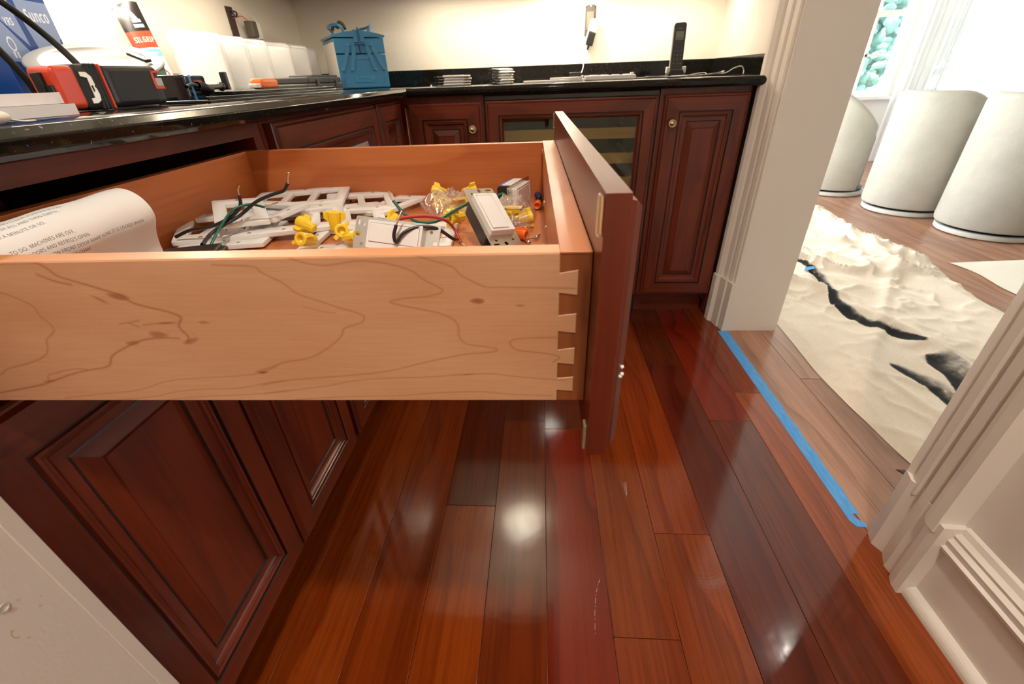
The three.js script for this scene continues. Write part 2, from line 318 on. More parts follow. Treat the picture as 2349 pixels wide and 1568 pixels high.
// far casing and near casing of the doorway with plinths, jambs
{
  const up = [[0, 0.010], [0.004, 0.013], [0.018, 0.006], [0.023, 0.015], [0.042, 0.020], [0.046, 0.009], [0.054, 0.009], [0.058, 0.023], [0.078, 0.028], [0.082, 0.016], [0.089, 0.033], [0.104, 0.044], [0.122, 0.046], [0.125, 0.0]];
  const plinth = [[-0.002, 0.0], [-0.002, 0.020], [0.036, 0.025], [0.040, 0.031], [0.086, 0.036], [0.090, 0.042], [0.096, 0.050], [0.128, 0.052], [0.129, 0]];
  const plinth2 = [[-0.002, 0.0], [0.001, 0.012], [0.030, 0.022], [0.052, 0.012], [0.056, 0.014], [0.086, 0.029], [0.104, 0.027], [0.110, 0.034], [0.128, 0.042], [0.146, 0.043], [0.148, 0]];
  const mk = (prof, s, z0) => prof.map(([d, p]) => [RX - p, z0 + s * d]);
  const far = struct('trim_1', prism([...mk(up, -1, DZ0), [RX, DZ0 - 0.125], [RX, DZ0]], 0.2, 2.22), trimPaint, 'cream door casing with fluted profile beside the far cabinets');
  mesh('plinth_block', prism(mk(plinth, -1, DZ0), 0, 0.215), trimPaint, far);
  const near = struct('trim_2', prism([...mk(up.map(([d, p]) => [d * 1.1, p]), 1, DZ1), [RX, DZ1 + 0.1375], [RX, DZ1]], 0.19, 2.22), trimPaint, 'cream door casing with fluted profile at the near side of the doorway');
  mesh('plinth_block', prism(mk(plinth2, 1, DZ1), 0, 0.215), trimPaint, near);
  mesh('header_casing', bx(RX - 0.02, RX, 2.1, 2.22, DZ0, DZ1), trimPaint, near);
  struct('trim_3', bx(RX - 0.002, RX2 + 0.004, 0.003, 2.1, DZ0 - 0.02, DZ0 + 0.0005), trimPaint, 'plain cream jamb lining at the far side of the doorway');
  struct('trim_4', bx(RX - 0.002, RX2 + 0.004, 0.003, 2.1, DZ1 - 0.0005, DZ1 + 0.02), trimPaint);
  // baseboard along the near right wall
  const z0 = DZ1 + 0.146, z1 = 2.1;
  const base = struct('baseboard_right', bx(RX - 0.014, RX, 0, 0.165, z0, z1), trimPaint, 'cream baseboard with moulded cap and rounded shoe');
  const shoe = [[0, 0], [0.019, 0]]; for (let i = 0; i <= 6; i++) shoe.push([0.019 * Math.cos(R(i * 15)), 0.004 + 0.022 * Math.sin(R(i * 15))]); shoe.push([0, 0.026]);
  const sg = extrude(shoe.map(([a, b]) => [-a, b]), z1 - z0); sg.translate(RX - 0.014, 0, z0);
  mesh('shoe_moulding', uvm(sg, 'z'), trimPaint, base);
  const cap = [[0, 0.158], [0.026, 0.158], [0.028, 0.166], [0.022, 0.170], [0.024, 0.184], [0.016, 0.190], [0.018, 0.198], [0.010, 0.205], [0.006, 0.216], [0, 0.22]];
  const cg = extrude(cap.map(([a, b]) => [-a, b]), z1 - z0); cg.translate(RX, 0, z0);
  mesh('cap_moulding', uvm(cg, 'z'), trimPaint, base);
}
// white painted end wall at the lower left, with a corner strip, a screw hole and stains
{
  const stain = canvasTex(512, 512, (c) => {
    c.fillStyle = '#fff'; c.fillRect(0, 0, 512, 512); c.translate(150, -85);
    c.strokeStyle = 'rgba(196,150,90,0.5)'; c.lineWidth = 2;
    c.beginPath(); c.arc(262, 268, 6, 1.6, 4.6); c.stroke();
    for (const [x, y, r] of [[262, 262, 3], [270, 284, 3], [302, 240, 3], [318, 266, 3], [286, 244, 6], [330, 258, 2]]) { c.fillStyle = 'rgba(200,160,104,0.3)'; c.beginPath(); c.ellipse(x, y, r * 1.1, r * 0.5, 0.4, 0, 7); c.fill(); }
  });
  stain.wrapS = stain.wrapT = THREE.ClampToEdgeWrapping;
  const w = struct('wall_end', bx(WX, -0.450, 0, CH, -0.206, 0.55), panelPaint, 'white painted end panel at the lower edge of the cabinets');
  mesh('corner_strip', rbx(-0.47, -0.4478, 0.0, CH, -0.219, -0.2055, 0.0012, 'y'), panelPaint, w);
  const fm = phy({ color: lin(0.66, 0.60, 0.54), map: stain, roughness: 0.42, bumpMap: panelPaint.bumpMap, bumpScale: 0.0002 });
  const face2 = bx(-0.4505, -0.4497, 0.30, 0.72, -0.2054, 0.0); { const p = face2.attributes.position, uv = face2.attributes.uv; for (let i = 0; i < p.count; i++) uv.setXY(i, -p.getZ(i) / 0.2054, (p.getY(i) - 0.30) / 0.42); }
  mesh('stained_patch', face2, fm, w);
  const hole = new THREE.TorusGeometry(0.0035, 0.0008, 8, 20); hole.rotateY(Math.PI / 2); hole.translate(-0.4494, 0.598, -0.172); mesh('screw_hole', hole, panelPaint, w);
}

// ---------------------------------------------------------------- cabinets
const doorFrame = [[0, 0], [0, 0.013], [0.003, 0.0145], [0.006, 0.0145], [0.010, 0.020], [0.052, 0.020]];
const doorGroove = [[0.052, 0.020], [0.0535, 0.0155], [0.0570, 0.0155]];
const doorBead = [[0.0570, 0.0155], [0.0585, 0.0190], [0.0620, 0.0190], [0.0630, 0.0165], [0.0680, 0.0160], [0.0700, 0.0115], [0.0730, 0.010], [0.0735, 0.0095], [0.086, 0.0095]];
const doorLine = [[0.086, 0.0095], [0.0880, 0.007], [0.0905, 0.0075]];
const doorPanel = [[0.0905, 0.0075], [0.108, 0.0165], [0.1095, 0.0165], [0.1110, 0.0190]];
const knobGeo = lathe([[0, 0], [0.0065, 0], [0.0065, 0.003], [0.005, 0.005], [0.005, 0.011], [0.0085, 0.014], [0.0135, 0.0165], [0.0145, 0.019], [0.0135, 0.0215], [0.0110, 0.0215], [0.0105, 0.0205], [0.0085, 0.0205], [0.0075, 0.023], [0.0035, 0.0255], [0, 0.026]], 28); knobGeo.rotateX(Math.PI / 2);
function cabDoor(parent, w, h, o = {}) {           // origin at bottom centre of the back of the door, front +z
  const d = mesh('door', ringDoor(w, h, doorFrame, false, true), cherry, parent);
  mesh('groove', ringDoor(w, h, doorGroove), glaze, d);
  mesh('bead', ringDoor(w, h, doorBead), cherry, d);
  mesh('groove', ringDoor(w, h, doorLine), glaze, d);
  if (w > 0.24) mesh('panel', ringDoor(w, h, doorPanel, true), cherry, d);
  else mesh('panel', ringDoor(w, h, [[0.0905, 0.0075], [Math.min(0.1, w / 2 - 0.006), 0.016]], true), cherry, d);
  if (o.knob) { const k = mesh('knob', knobGeo, brass, d); k.position.set(o.knob[0], o.knob[1], 0.02); k.userData.label = 'antique brass knob'; }
  return d;
}
// placing helpers: on the left run the door front looks to +x, on the far run to +z
function leftDoor(parent, z0, z1, y0, y1, o) { const d = cabDoor(parent, z0 - z1, y1 - y0, o); d.rotation.y = Math.PI / 2; d.position.set(XF - 0.02, y0, (z0 + z1) / 2); return d; }
function farDoor(parent, x0, x1, y0, y1, o) { const d = cabDoor(parent, x1 - x0, y1 - y0, o); d.position.set((x0 + x1) / 2, y0, ZB - 0.02); return d; }
{
  const F0 = XF - 0.041, F1 = XF - 0.021;          // face frame depth
  // drawer base with the open drawer bay
  const c = thing('base_cabinet', 'cherry base cabinet with two panel doors under the open drawer', 'cabinet', [0, 0, 0]);
  mesh('side_panel', bx(WX + 0.002, F0, 0.11, CB, -0.876, -0.858, 'y'), cherry, c);
  mesh('side_panel', bx(WX + 0.002, F0, 0.11, CB, -0.240, -0.222, 'y'), cherry, c);
  mesh('back_panel', bx(WX + 0.002, WX + 0.012, 0.11, CB, -0.858, -0.24), rawWood, c);
  mesh('bottom_panel', bx(WX + 0.012, F0, 0.11, 0.128, -0.858, -0.24), cherry, c);
  mesh('stile', bx(F0, F1, 0.11, CB, -0.876, -0.850, 'y'), cherry, c);
  mesh('stile', bx(F0, F1, 0.11, CB, -0.262, -0.222, 'y'), cherry, c);
  mesh('rail', bx(F0, F1, 0.886, CB, -0.850, -0.262, 'z'), cherry, c);
  mesh('rail', bx(F0, F1, 0.690, 0.735, -0.850, -0.262, 'z'), cherry, c);
  mesh('rail', bx(F0, F1, 0.11, 0.14, -0.850, -0.262, 'z'), cherry, c);
  mesh('toe_kick', bx(XF - 0.10, XF - 0.085, 0.0, 0.11, -0.876, -0.222, 'z'), cherry, c);
  leftDoor(c, -0.226, -0.552, 0.112, 0.713);
  leftDoor(c, -0.558, -0.872, 0.112, 0.713);
  // wide single door cabinet
  const c2 = thing('base_cabinet', 'cherry base cabinet with one wide panel door beyond the drawer', 'cabinet');
  mesh('body', bx(WX + 0.002, F1, 0.11, CB, -1.505, -0.878, 'y'), cherry, c2);
  mesh('toe_kick', bx(XF - 0.10, XF - 0.085, 0, 0.11, -1.505, -0.878, 'z'), cherry, c2);
  leftDoor(c2, -0.893, -1.495, 0.112, 0.905);
  // narrow corner cabinet
  const c3 = thing('base_cabinet', 'narrow cherry corner cabinet with a slim door in the counter corner', 'cabinet');
  mesh('body', bx(WX + 0.002, F1, 0.11, CB, -1.822, -1.507, 'y'), cherry, c3);
  mesh('toe_kick', bx(XF - 0.10, XF - 0.085, 0, 0.11, -1.822, -1.507, 'z'), cherry, c3);
  leftDoor(c3, -1.512, -1.772, 0.112, 0.905, { knob: [-0.104, 0.60] });
  // far run, corner cabinet with knob
  const B1 = ZB - 0.021;
  const c4 = thing('base_cabinet', 'cherry base cabinet between the corner and the wine cooler', 'cabinet');
  mesh('body', bx(XF - 0.02, -0.209, 0.11, CB, WZ + 0.002, B1, 'y'), cherry, c4);
  mesh('toe_kick', bx(XF - 0.02, -0.209, 0, 0.11, ZB - 0.10, ZB - 0.085), cherry, c4);
  mesh('filler_strip', bx(-0.5005, -0.4985, 0.112, 0.878, B1, ZB - 0.002, 'y'), maple, c4);
  farDoor(c4, -0.494, -0.217, 0.112, 0.889, { knob: [0.105, 0.69] });
  // far right cabinet
  const c5 = thing('base_cabinet', 'tall cherry panel door cabinet beside the cream door casing', 'cabinet');
  mesh('body', bx(0.430, 0.744, 0.11, CB, WZ + 0.002, B1, 'y'), cherry, c5);
  mesh('toe_kick', bx(0.430, 0.744, 0, 0.11, ZB - 0.10, ZB - 0.085), cherry, c5);
  farDoor(c5, 0.446, 0.741, 0.118, 0.892, { knob: [-0.118, 0.684] });
  mesh('filler_strip', bx(0.744, 0.752, 0.02, CB, ZB - 0.06, ZB - 0.03, 'y'), cherry, c5);
  // wine cooler with framed glass door
  const w = thing('wine_cooler', 'built in wine cooler with cherry framed glass door and wooden racks', 'wine cooler');
  const zb = WZ + 0.002;
  mesh('body', mrg([bx(-0.207, -0.190, 0.02, CB - 0.004, zb, B1 - 0.004), bx(0.411, 0.428, 0.02, CB - 0.004, zb, B1 - 0.004), bx(-0.19, 0.411, 0.02, 0.12, zb, B1 - 0.004), bx(-0.19, 0.411, 0.885, CB - 0.004, zb, B1 - 0.004), bx(-0.19, 0.411, 0.12, 0.885, zb, zb + 0.02)]), blackPlastic, w);
  mesh('vent_strip', bx(-0.200, 0.420, 0.895, 0.906, B1 - 0.003, ZB - 0.008), phy({ color: lin(0.05, 0.075, 0.06), roughness: 0.25 }), w);
  const dr = mesh('door', ringDoor(0.621, 0.776, [[0, 0], [0, 0.013], [0.003, 0.0145], [0.006, 0.0145], [0.010, 0.020], [0.046, 0.020]], false, false), cherry, w);
  dr.position.set(0.1095, 0.115, ZB - 0.02);
  mesh('groove', ringDoor(0.621, 0.776, [[0.046, 0.020], [0.0475, 0.0155], [0.0505, 0.0155]]), glaze, dr);
  mesh('bead', ringDoor(0.621, 0.776, [[0.0505, 0.0155], [0.052, 0.0190], [0.0575, 0.0180], [0.062, 0.010], [0.0645, 0.006], [0.0645, 0.0]]), cherry, dr);
  const gl = mesh('glass', bx(-0.252, 0.252, 0.060, 0.716, 0.003, 0.006), glassPane, dr); gl.userData.label = 'tinted green glass';
  const rackMat = std({ map: mapleTex, color: lin(1.0, 0.72, 0.42), roughness: 0.5 });
  for (const y of [0.21, 0.30, 0.39, 0.48, 0.57, 0.66, 0.75]) mesh('rack', mrg([bx(-0.17, 0.39, y, y + 0.038, B1 - 0.045, B1 - 0.030), bx(-0.17, -0.15, y, y + 0.012, zb + 0.06, B1 - 0.045), bx(0.1, 0.12, y, y + 0.012, zb + 0.06, B1 - 0.045), bx(0.37, 0.39, y, y + 0.012, zb + 0.06, B1 - 0.045)]), rackMat, w);
}
// worktop: profile swept along the L, bullnose front
{
  const P = [[-0.646, CB]], n = 8, r = (CT - CB) / 2;
  P.push([-r, CB]); for (let i = 1; i < 2 * n; i++) { const a = R(-90 + 180 * i / (2 * n)); P.push([-r + r * Math.cos(a), CB + r + r * Math.sin(a)]); } P.push([-r, CT]); P.push([-0.646, CT]);
  const path = [[XE, -0.2205], [XE, ZE], [0.779, ZE]], off = (k, o) => k === 0 ? [XE + o, -0.2205] : k === 1 ? [XE + o, ZE + o] : [0.779, ZE + o];
  const pos = [], idx = []; const np = P.length;
  for (let k = 0; k < 3; k++) for (const [o, y] of P) { const [x, z] = off(k, o); pos.push(x, y, z); }
  for (let k = 0; k < 2; k++) for (let i = 0; i + 1 < np; i++) { const a = k * np + i, b = a + 1, c = a + np, d = c + 1; idx.push(a, b, c, b, d, c); }
  const g = new THREE.BufferGeometry(); g.setAttribute('position', new THREE.Float32BufferAttribute(pos, 3)); g.setIndex(idx);
  const endcap = (k) => { const q = []; for (const [o, y] of P) { const [x, z] = off(k, o); q.push(V(x, y, z)); } const pp = []; for (let i = 1; i + 1 < np; i++) { const t = k ? [q[0], q[i], q[i + 1]] : [q[0], q[i + 1], q[i]]; for (const v of t) pp.push(v.x, v.y, v.z); } const e = new THREE.BufferGeometry(); e.setAttribute('position', new THREE.Float32BufferAttribute(pp, 3)); e.computeVertexNormals(); return e; };
  let gg = g.toNonIndexed(); gg = toCreasedNormals(gg, R(40)); if (gg.index) gg = gg.toNonIndexed();
  const all = mrg([uvm(gg, 'x'), uvm(endcap(0), 'x'), uvm(endcap(2), 'x')]);
  const top = thing('countertop', 'polished black granite countertop with rounded edge and low backsplash', 'countertop');
  mesh('slab', all, granite, top);
  const bs = 1.006;
  mesh('backsplash', rbx(WX + 0.002, 0.776, CT + 0.0005, bs, WZ + 0.002, WZ + 0.02, 0.0015), granite, top);
  mesh('backsplash', rbx(WX + 0.002, WX + 0.02, CT + 0.0005, bs, WZ + 0.0205, -0.221, 0.0015, 'z'), granite, top);
  mesh('backsplash', rbx(0.777, 0.797, CT + 0.0005, bs, WZ + 0.002, -1.812, 0.0015, 'z'), granite, top);
}

// ---------------------------------------------------------------- the pulled-out drawer (local frame: x out of the cabinet, z across)
const DY0 = 0.742, DYT = 0.865, DFL = 0.770;     // bottom, rim and inner floor heights
const drawer = thing('drawer', 'open dovetailed maple drawer with cherry front, full of electrical parts', 'drawer', [0.0345, 0, -0.277], R(0.9));
{
  const L = 0.575, Wd = 0.576, ts = 0.0155, tf = 0.0212;   // length to the outer back, width, side and front board thickness
  // near side with tails, drawn in the xy plane
  const H = DYT - DY0, tails = [[0.113, 0.235, 0.097, 0.25], [0.376, 0.484, 0.364, 0.496], [0.611, 0.710, 0.597, 0.72], [0.823, 0.919, 0.813, 0.926]];
  const xa = -tf, xb = -tf + 0.0125;
  const side = [[-L + ts, DY0], [xa, DY0]];
  for (const [l0, l1, r0, r1] of [...tails].reverse()) side.push([xa, DYT - l1 * H], [xb, DYT - r1 * H], [xb, DYT - r0 * H], [xa, DYT - l0 * H]);
  side.push([xa, DYT], [-L + ts, DYT]);
  const pin = [[xa, DY0], [0, DY0], [0, DYT], [xa, DYT]];
  for (const [l0, l1, r0, r1] of tails) pin.push([xa, DYT - l0 * H], [xb, DYT - r0 * H], [xb, DYT - r1 * H], [xa, DYT - l1 * H]);
  // the grain figure of the near side, on a canvas the size of the board
  const px2u = (px) => (-0.4718 - 0.0345 + px * (0.506 / 1337) + L) / L;
  const sideTex = canvasTex(2048, 512, (c, w, h) => {
    const base = [[226, 170, 126], [218, 160, 116]];
    const im = c.createImageData(w, h);
    for (let j = 0; j < h; j++) for (let i = 0; i < w; i++) {
      const u = i / w, v = j / h, f = fbm(u * 5, v * 3, 5, 3, 301, 3), g = fbm(u * 24, v * 110, 24, 110, 302, 3), p = vn(u * 120, v * 200, 120, 200, 305);
      const t = cl(0.5 + 0.9 * (f - 0.5) + 0.5 * (g - 0.5)); let k = mix3([234, 184, 142], [216, 156, 110], t); if (p > 0.93) k = mix3(k, [200, 134, 90], (p - 0.93) * 6);
      const q = (j * w + i) * 4; im.data[q] = k[0]; im.data[q + 1] = k[1]; im.data[q + 2] = k[2]; im.data[q + 3] = 255;
    }
    c.putImageData(im, 0, 0);
    const A = (x, y) => [x * 0.298, 560 + y * 0.298], B = (x, y) => [650 + x * 0.3023, 560 + y * 0.3023];
    const M = ([x, y]) => { const t0 = 605 - 0.0172 * x, t1 = 905 + 0.0097 * x; return [px2u(x) * w, (y - t0) / (t1 - t0) * h]; };
    const line = (f, pts, lw, col = '172,104,60', al = 0.42) => {
      const q = pts.map(p => M(f(...p)));
      for (const [k, a] of [[3.2, 0.16], [1.7, 0.35], [0.8, 0.8]]) {
        c.strokeStyle = `rgba(${col},${al * a})`; c.lineWidth = lw * 0.8 * k; c.lineJoin = c.lineCap = 'round'; c.beginPath(); c.moveTo(...q[0]);
        for (let i = 1; i < q.length - 1; i++) { const m = [(q[i][0] + q[i + 1][0]) / 2, (q[i][1] + q[i + 1][1]) / 2]; c.quadraticCurveTo(q[i][0], q[i][1], m[0], m[1]); }
        c.lineTo(...q[q.length - 1]); c.stroke();
      }
    };
    const blob = (f, pts, al = 0.55, col = '160,88,48') => { const q = pts.map(p => M(f(...p))), n = q.length, cx = q.reduce((s, p) => s + p[0], 0) / n, cy = q.reduce((s, p) => s + p[1], 0) / n; for (const k of [1.35, 1.15, 1.0, 0.8, 0.55]) { const r = q.map(p => [cx + (p[0] - cx) * k, cy + (p[1] - cy) * k]); c.fillStyle = `rgba(${col},${al * 0.27})`; c.beginPath(); c.moveTo((r[n - 1][0] + r[0][0]) / 2, (r[n - 1][1] + r[0][1]) / 2); for (let i = 0; i < n; i++) { const e = r[(i + 1) % n]; c.quadraticCurveTo(r[i][0], r[i][1], (r[i][0] + e[0]) / 2, (r[i][1] + e[1]) / 2); } c.closePath(); c.fill(); } };
    line(A, [[-250, 260], [0, 240], [130, 320], [230, 450], [270, 520], [320, 590], [250, 650], [240, 690], [120, 740], [0, 830], [-250, 900]], 4);
    line(A, [[-250, 320], [0, 320], [60, 420], [70, 520], [0, 610], [-250, 700]], 5);
    line(A, [[200, 145], [260, 185], [400, 205], [560, 245], [660, 285], [640, 310], [760, 350], [870, 430], [840, 470], [905, 570], [860, 620], [780, 660], [750, 740], [680, 800], [500, 855], [320, 890], [240, 950], [0, 970], [-250, 1010]], 4.5);
    line(A, [[730, 125], [860, 130], [1060, 125], [1120, 180], [1140, 220], [1260, 260], [1400, 310], [1500, 345], [1540, 400], [1640, 430], [1760, 460], [1840, 500], [1780, 550], [1780, 590], [1820, 650], [1780, 690]], 6, '162,90,48', 0.5);
    line(A, [[1740, 655], [1600, 650], [1480, 665], [1380, 700], [1240, 760], [1170, 800], [1130, 880], [960, 900], [800, 935], [640, 985], [500, 1030], [250, 1070], [80, 1100], [-250, 1120]], 5, '162,90,48', 0.5);
    line(A, [[590, 990], [600, 940], [680, 930], [760, 905], [880, 890], [940, 900]], 4);
    line(A, [[1020, 210], [1080, 240], [1130, 260], [1200, 275]], 6, '162,90,48', 0.5);
    line(A, [[1380, 545], [1440, 540], [1520, 525]], 5); line(A, [[1450, 545], [1500, 570]], 5); line(A, [[1540, 555], [1640, 545], [1760, 540]], 5);
    line(A, [[620, 1140], [960, 1105], [1250, 1080], [1440, 1010], [1600, 985], [1900, 970], [2140, 955], [2240, 930], [2349, 880]], 3.2);
    line(A, [[1000, 1165], [1350, 1140], [1440, 1105], [1700, 1070], [2000, 1075], [2180, 1030], [2349, 1005]], 3.2);
    line(A, [[1400, 1170], [1600, 1140], [2000, 1130], [2349, 1100]], 3);
    blob(A, [[740, 120], [850, 118], [1060, 112], [1070, 140], [900, 140], [780, 150]]); blob(A, [[1280, 340], [1330, 360], [1385, 398], [1350, 400]]); blob(A, [[1400, 340], [1470, 330], [1540, 355], [1510, 380], [1450, 372]], 0.8);
    blob(A, [[1550, 605], [1630, 605], [1680, 640], [1560, 655]]); blob(A, [[1340, 685], [1420, 672], [1440, 695], [1370, 712]]); blob(A, [[1740, 690], [1860, 645], [1870, 670], [1800, 705]]); blob(A, [[1920, 540], [1960, 525], [2010, 540], [1960, 552]], 0.5); blob(A, [[540, 990], [620, 985], [650, 990], [570, 1008]]); blob(A, [[1640, 545], [1690, 535], [1760, 538], [1700, 552]], 0.6); blob(A, [[2190, 930], [2240, 920], [2260, 935], [2220, 946]], 0.6);
    line(B, [[0, 145], [160, 152], [270, 155], [280, 195], [400, 255], [460, 335], [600, 385], [720, 435], [850, 475], [860, 510], [820, 545], [700, 575], [690, 620], [630, 680], [520, 755], [400, 815], [240, 830], [100, 885], [0, 915]], 4.5);
    line(B, [[450, 90], [560, 135], [690, 155], [820, 130], [930, 118], [1090, 140], [1220, 185], [1260, 235], [1340, 280], [1400, 318], [1300, 355], [1160, 362], [1020, 388], [1100, 415], [1240, 445], [1380, 480], [1460, 545], [1445, 640], [1480, 705], [1600, 720], [1710, 740], [1660, 770], [1500, 775], [1350, 810], [1200, 845], [1080, 880], [900, 925], [600, 955], [400, 970], [200, 985], [0, 1030]], 4.2);
    line(B, [[1220, 80], [1340, 120], [1470, 160], [1490, 210], [1580, 260], [1640, 295], [1720, 292], [1900, 296], [2180, 302]], 4.2);
    line(B, [[2080, 655], [1880, 655], [1770, 672], [1790, 735], [1840, 758], [2000, 775], [2120, 805], [2060, 850]], 4.2);
    line(B, [[0, 1100], [300, 1060], [480, 1040], [660, 995], [900, 975], [1200, 970], [1480, 945], [1660, 942], [1800, 970], [2150, 1005]], 3.2);
    line(B, [[60, 1175], [300, 1148], [680, 1130], [960, 1135], [1240, 1105], [1580, 1095], [1750, 1125], [2060, 1142]], 3.2);
    blob(B, [[1535, 385], [1590, 365], [1635, 383], [1600, 410]], 0.85); blob(B, [[1815, 420], [1850, 408], [1885, 420], [1850, 430]], 0.45); blob(B, [[10, 915], [60, 908], [90, 916], [40, 932]], 0.8); line(B, [[480, 420], [560, 450], [680, 470]], 3, '170,96,48', 0.3); blob(B, [[1430, 950], [1530, 942], [1500, 952]], 0.6, '110,60,30');
    c.fillStyle = 'rgba(120,70,50,0.9)'; const s0 = M(A(1722, 112)); c.beginPath(); c.arc(s0[0], s0[1], 4, 0, 7); c.fill();
  });
  const nearSide = extrude(side, ts, 0.0007); nearSide.translate(0, 0, -ts);
  let ns = nearSide.index ? nearSide.toNonIndexed() : nearSide;
  { const p = ns.attributes.position, uv = ns.attributes.uv; for (let i = 0; i < p.count; i++) uv.setXY(i, (p.getX(i) + L) / L, (p.getY(i) - DY0) / H); }
  const figured = phy({ map: sideTex, color: lin(0.74, 0.70, 0.71), roughness: 0.42, clearcoat: 0.15, clearcoatRoughness: 0.3 });
  const sidePart = mesh('side', ns, figured, drawer); sidePart.userData.label = 'figured pale maple side with dovetails';
  mesh('rim_strip', rbx(-L + ts, xa, DYT - 0.0008, DYT + 0.0006, -ts, 0, 0.0005), maple, sidePart);
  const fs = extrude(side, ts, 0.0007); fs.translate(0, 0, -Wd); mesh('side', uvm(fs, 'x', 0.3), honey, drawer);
  for (const z of [-ts, -Wd]) { const pg = extrude(pin, ts); pg.translate(0, 0, z); mesh('dovetail_pins', uvm(pg, 'y', z), pinMat, drawer); }
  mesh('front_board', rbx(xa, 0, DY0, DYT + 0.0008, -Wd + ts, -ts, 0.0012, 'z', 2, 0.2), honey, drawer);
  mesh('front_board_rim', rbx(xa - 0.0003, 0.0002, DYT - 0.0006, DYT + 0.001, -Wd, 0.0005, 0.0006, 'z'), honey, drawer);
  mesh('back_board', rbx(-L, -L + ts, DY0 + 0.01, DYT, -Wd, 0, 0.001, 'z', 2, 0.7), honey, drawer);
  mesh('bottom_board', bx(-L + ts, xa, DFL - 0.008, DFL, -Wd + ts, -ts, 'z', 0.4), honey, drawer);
  // screws through the front board
  const sg = lathe([[0, 0.0026], [0.003, 0.002], [0.0048, 0.0006], [0.005, 0]], 20); sg.rotateZ(Math.PI / 2);
  for (const [y, z] of [[0.852, -0.551], [0.792, -0.430], [0.783, -0.325], [0.776, -0.205], [0.790, -0.085]]) { const s = mesh('screw', sg, chrome, drawer); s.position.set(xa, y, z); }
  // overlay front
  const f = mesh('drawer_front', ringDoor(0.638, 0.196, [[0, 0], [0, 0.0145], [0.002, 0.0150], [0.0045, 0.0152], [0.0055, 0.0185], [0.0095, 0.0225], [0.034, 0.0225]], false, true), cherry, drawer);
  f.rotation.y = Math.PI / 2; f.position.set(0.0006, 0.7135, -0.287);
  mesh('groove', ringDoor(0.638, 0.196, [[0.034, 0.0225], [0.0355, 0.0185], [0.038, 0.0185]]), glaze, f);
  mesh('panel', ringDoor(0.638, 0.196, [[0.038, 0.0185], [0.0395, 0.0235], [0.052, 0.0265], [0.054, 0.0265]], true), cherry, f);
  const bg = rbx(-0.0045, 0.0045, -0.012, 0.012, -0.0028, 0, 0.0018, 'y', 3);
  for (const [x, y] of [[-0.311, 0.182], [-0.311, 0.014], [0.311, 0.182]]) { const b = mesh('bumper', bg, clearRubber, f); b.position.set(x, y, -0.0002); b.userData.label = 'clear rubber bumper'; }
  const pg = new THREE.SphereGeometry(0.0014, 10, 8);
  for (const [y, z] of [[0.078, 0.0210], [0.072, 0.0215], [0.070, 0.0205]]) { const p = mesh('paint_speck', pg, whiteMatte, f); p.position.set(-0.3125, y, z); p.userData.label = 'white paint speck'; }
}
// ---------------------------------------------------------------- things in the drawer
const DF = DFL + 0.0004;
// decorator wall plate with n openings: lies in the xz plane, length (front to back) along z, top at y=0.006
function plateGeo(n) {
  const w = 0.070 + 0.046 * (n - 1), h = 0.114, holes = [];
  for (let k = 0; k < n; k++) { const c = (k - (n - 1) / 2) * 0.046; holes.push(rectp(c - 0.0168, c + 0.0168, -0.0335, 0.0335)); }
  const g = extrude(rrect(-w / 2, w / 2, -h / 2, h / 2, 0.004), 0.0035, 0.0018, holes); g.rotateX(-Math.PI / 2); g.translate(0, 0.0018, 0);
  return toCreasedNormals(g.index ? g.toNonIndexed() : g, R(30));
}
const plateG = { 1: plateGeo(1), 2: plateGeo(2), 3: plateGeo(3), 4: plateGeo(4) };
const plateScrew = lathe([[0, 0.0012], [0.002, 0.001], [0.003, 0]], 12);
function plate(n, x, y, z, turn, tx, tz, label, mat = whitePlastic) {
  const t = thing('wall_plate', label, 'wall plate', [x, y, z], 0, 'loose wall plates in the drawer');
  t.rotation.set(R(tx), R(turn), R(tz), 'YXZ');
  mesh('frame', plateG[n], mat, t);
  for (let k = 0; k < n; k++) for (const s of [-1, 1]) { const m = mesh('screw_hole', plateScrew, steel, t); m.position.set((k - (n - 1) / 2) * 0.046, 0.0070, s * 0.0486); }
  return t;
}
plate(3, -0.432, DF + 0.001, -0.760, 8, 0, 0, 'triple opening white wall plate at the bottom of the pile');
plate(3, -0.424, DF + 0.019, -0.770, 14, 2, 1, 'triple opening white wall plate on top of the pile by the drawer back');
plate(2, -0.316, DF + 0.010, -0.772, 22, 3, -3, 'double opening white wall plate under the right end of the pile');
plate(1, -0.262, DF + 0.004, -0.770, -28, 2, 4, 'single white wall plate turned askew at the right of the pile');
plate(3, -0.390, DF + 0.012, -0.655, 20, 4, 0, 'triple opening white wall plate lying in front of the pile');
plate(2, -0.316, DF + 0.006, -0.700, 24, 3, -2, 'double opening white wall plate beside the yellow wire nuts');
plate(1, -0.452, DF + 0.030, -0.640, 34, 6, -4, 'single white wall plate tipped on the front of the pile');
plate(1, -0.424, DF + 0.024, -0.668, 66, -3, 6, 'single white wall plate crossing the pile under the green wire');
plate(2, -0.482, DF + 0.012, -0.632, 28, 5, -2, 'double opening white wall plate at the left edge of the pile');
plate(4, -0.225, DF + 0.001, -0.600, 4, 0, 0, 'wide white wall plate under the yellow wire nuts');
plate(2, -0.452, DF + 0.002, -0.615, 10, 0, 0, 'double opening white wall plate under the black switch wires');

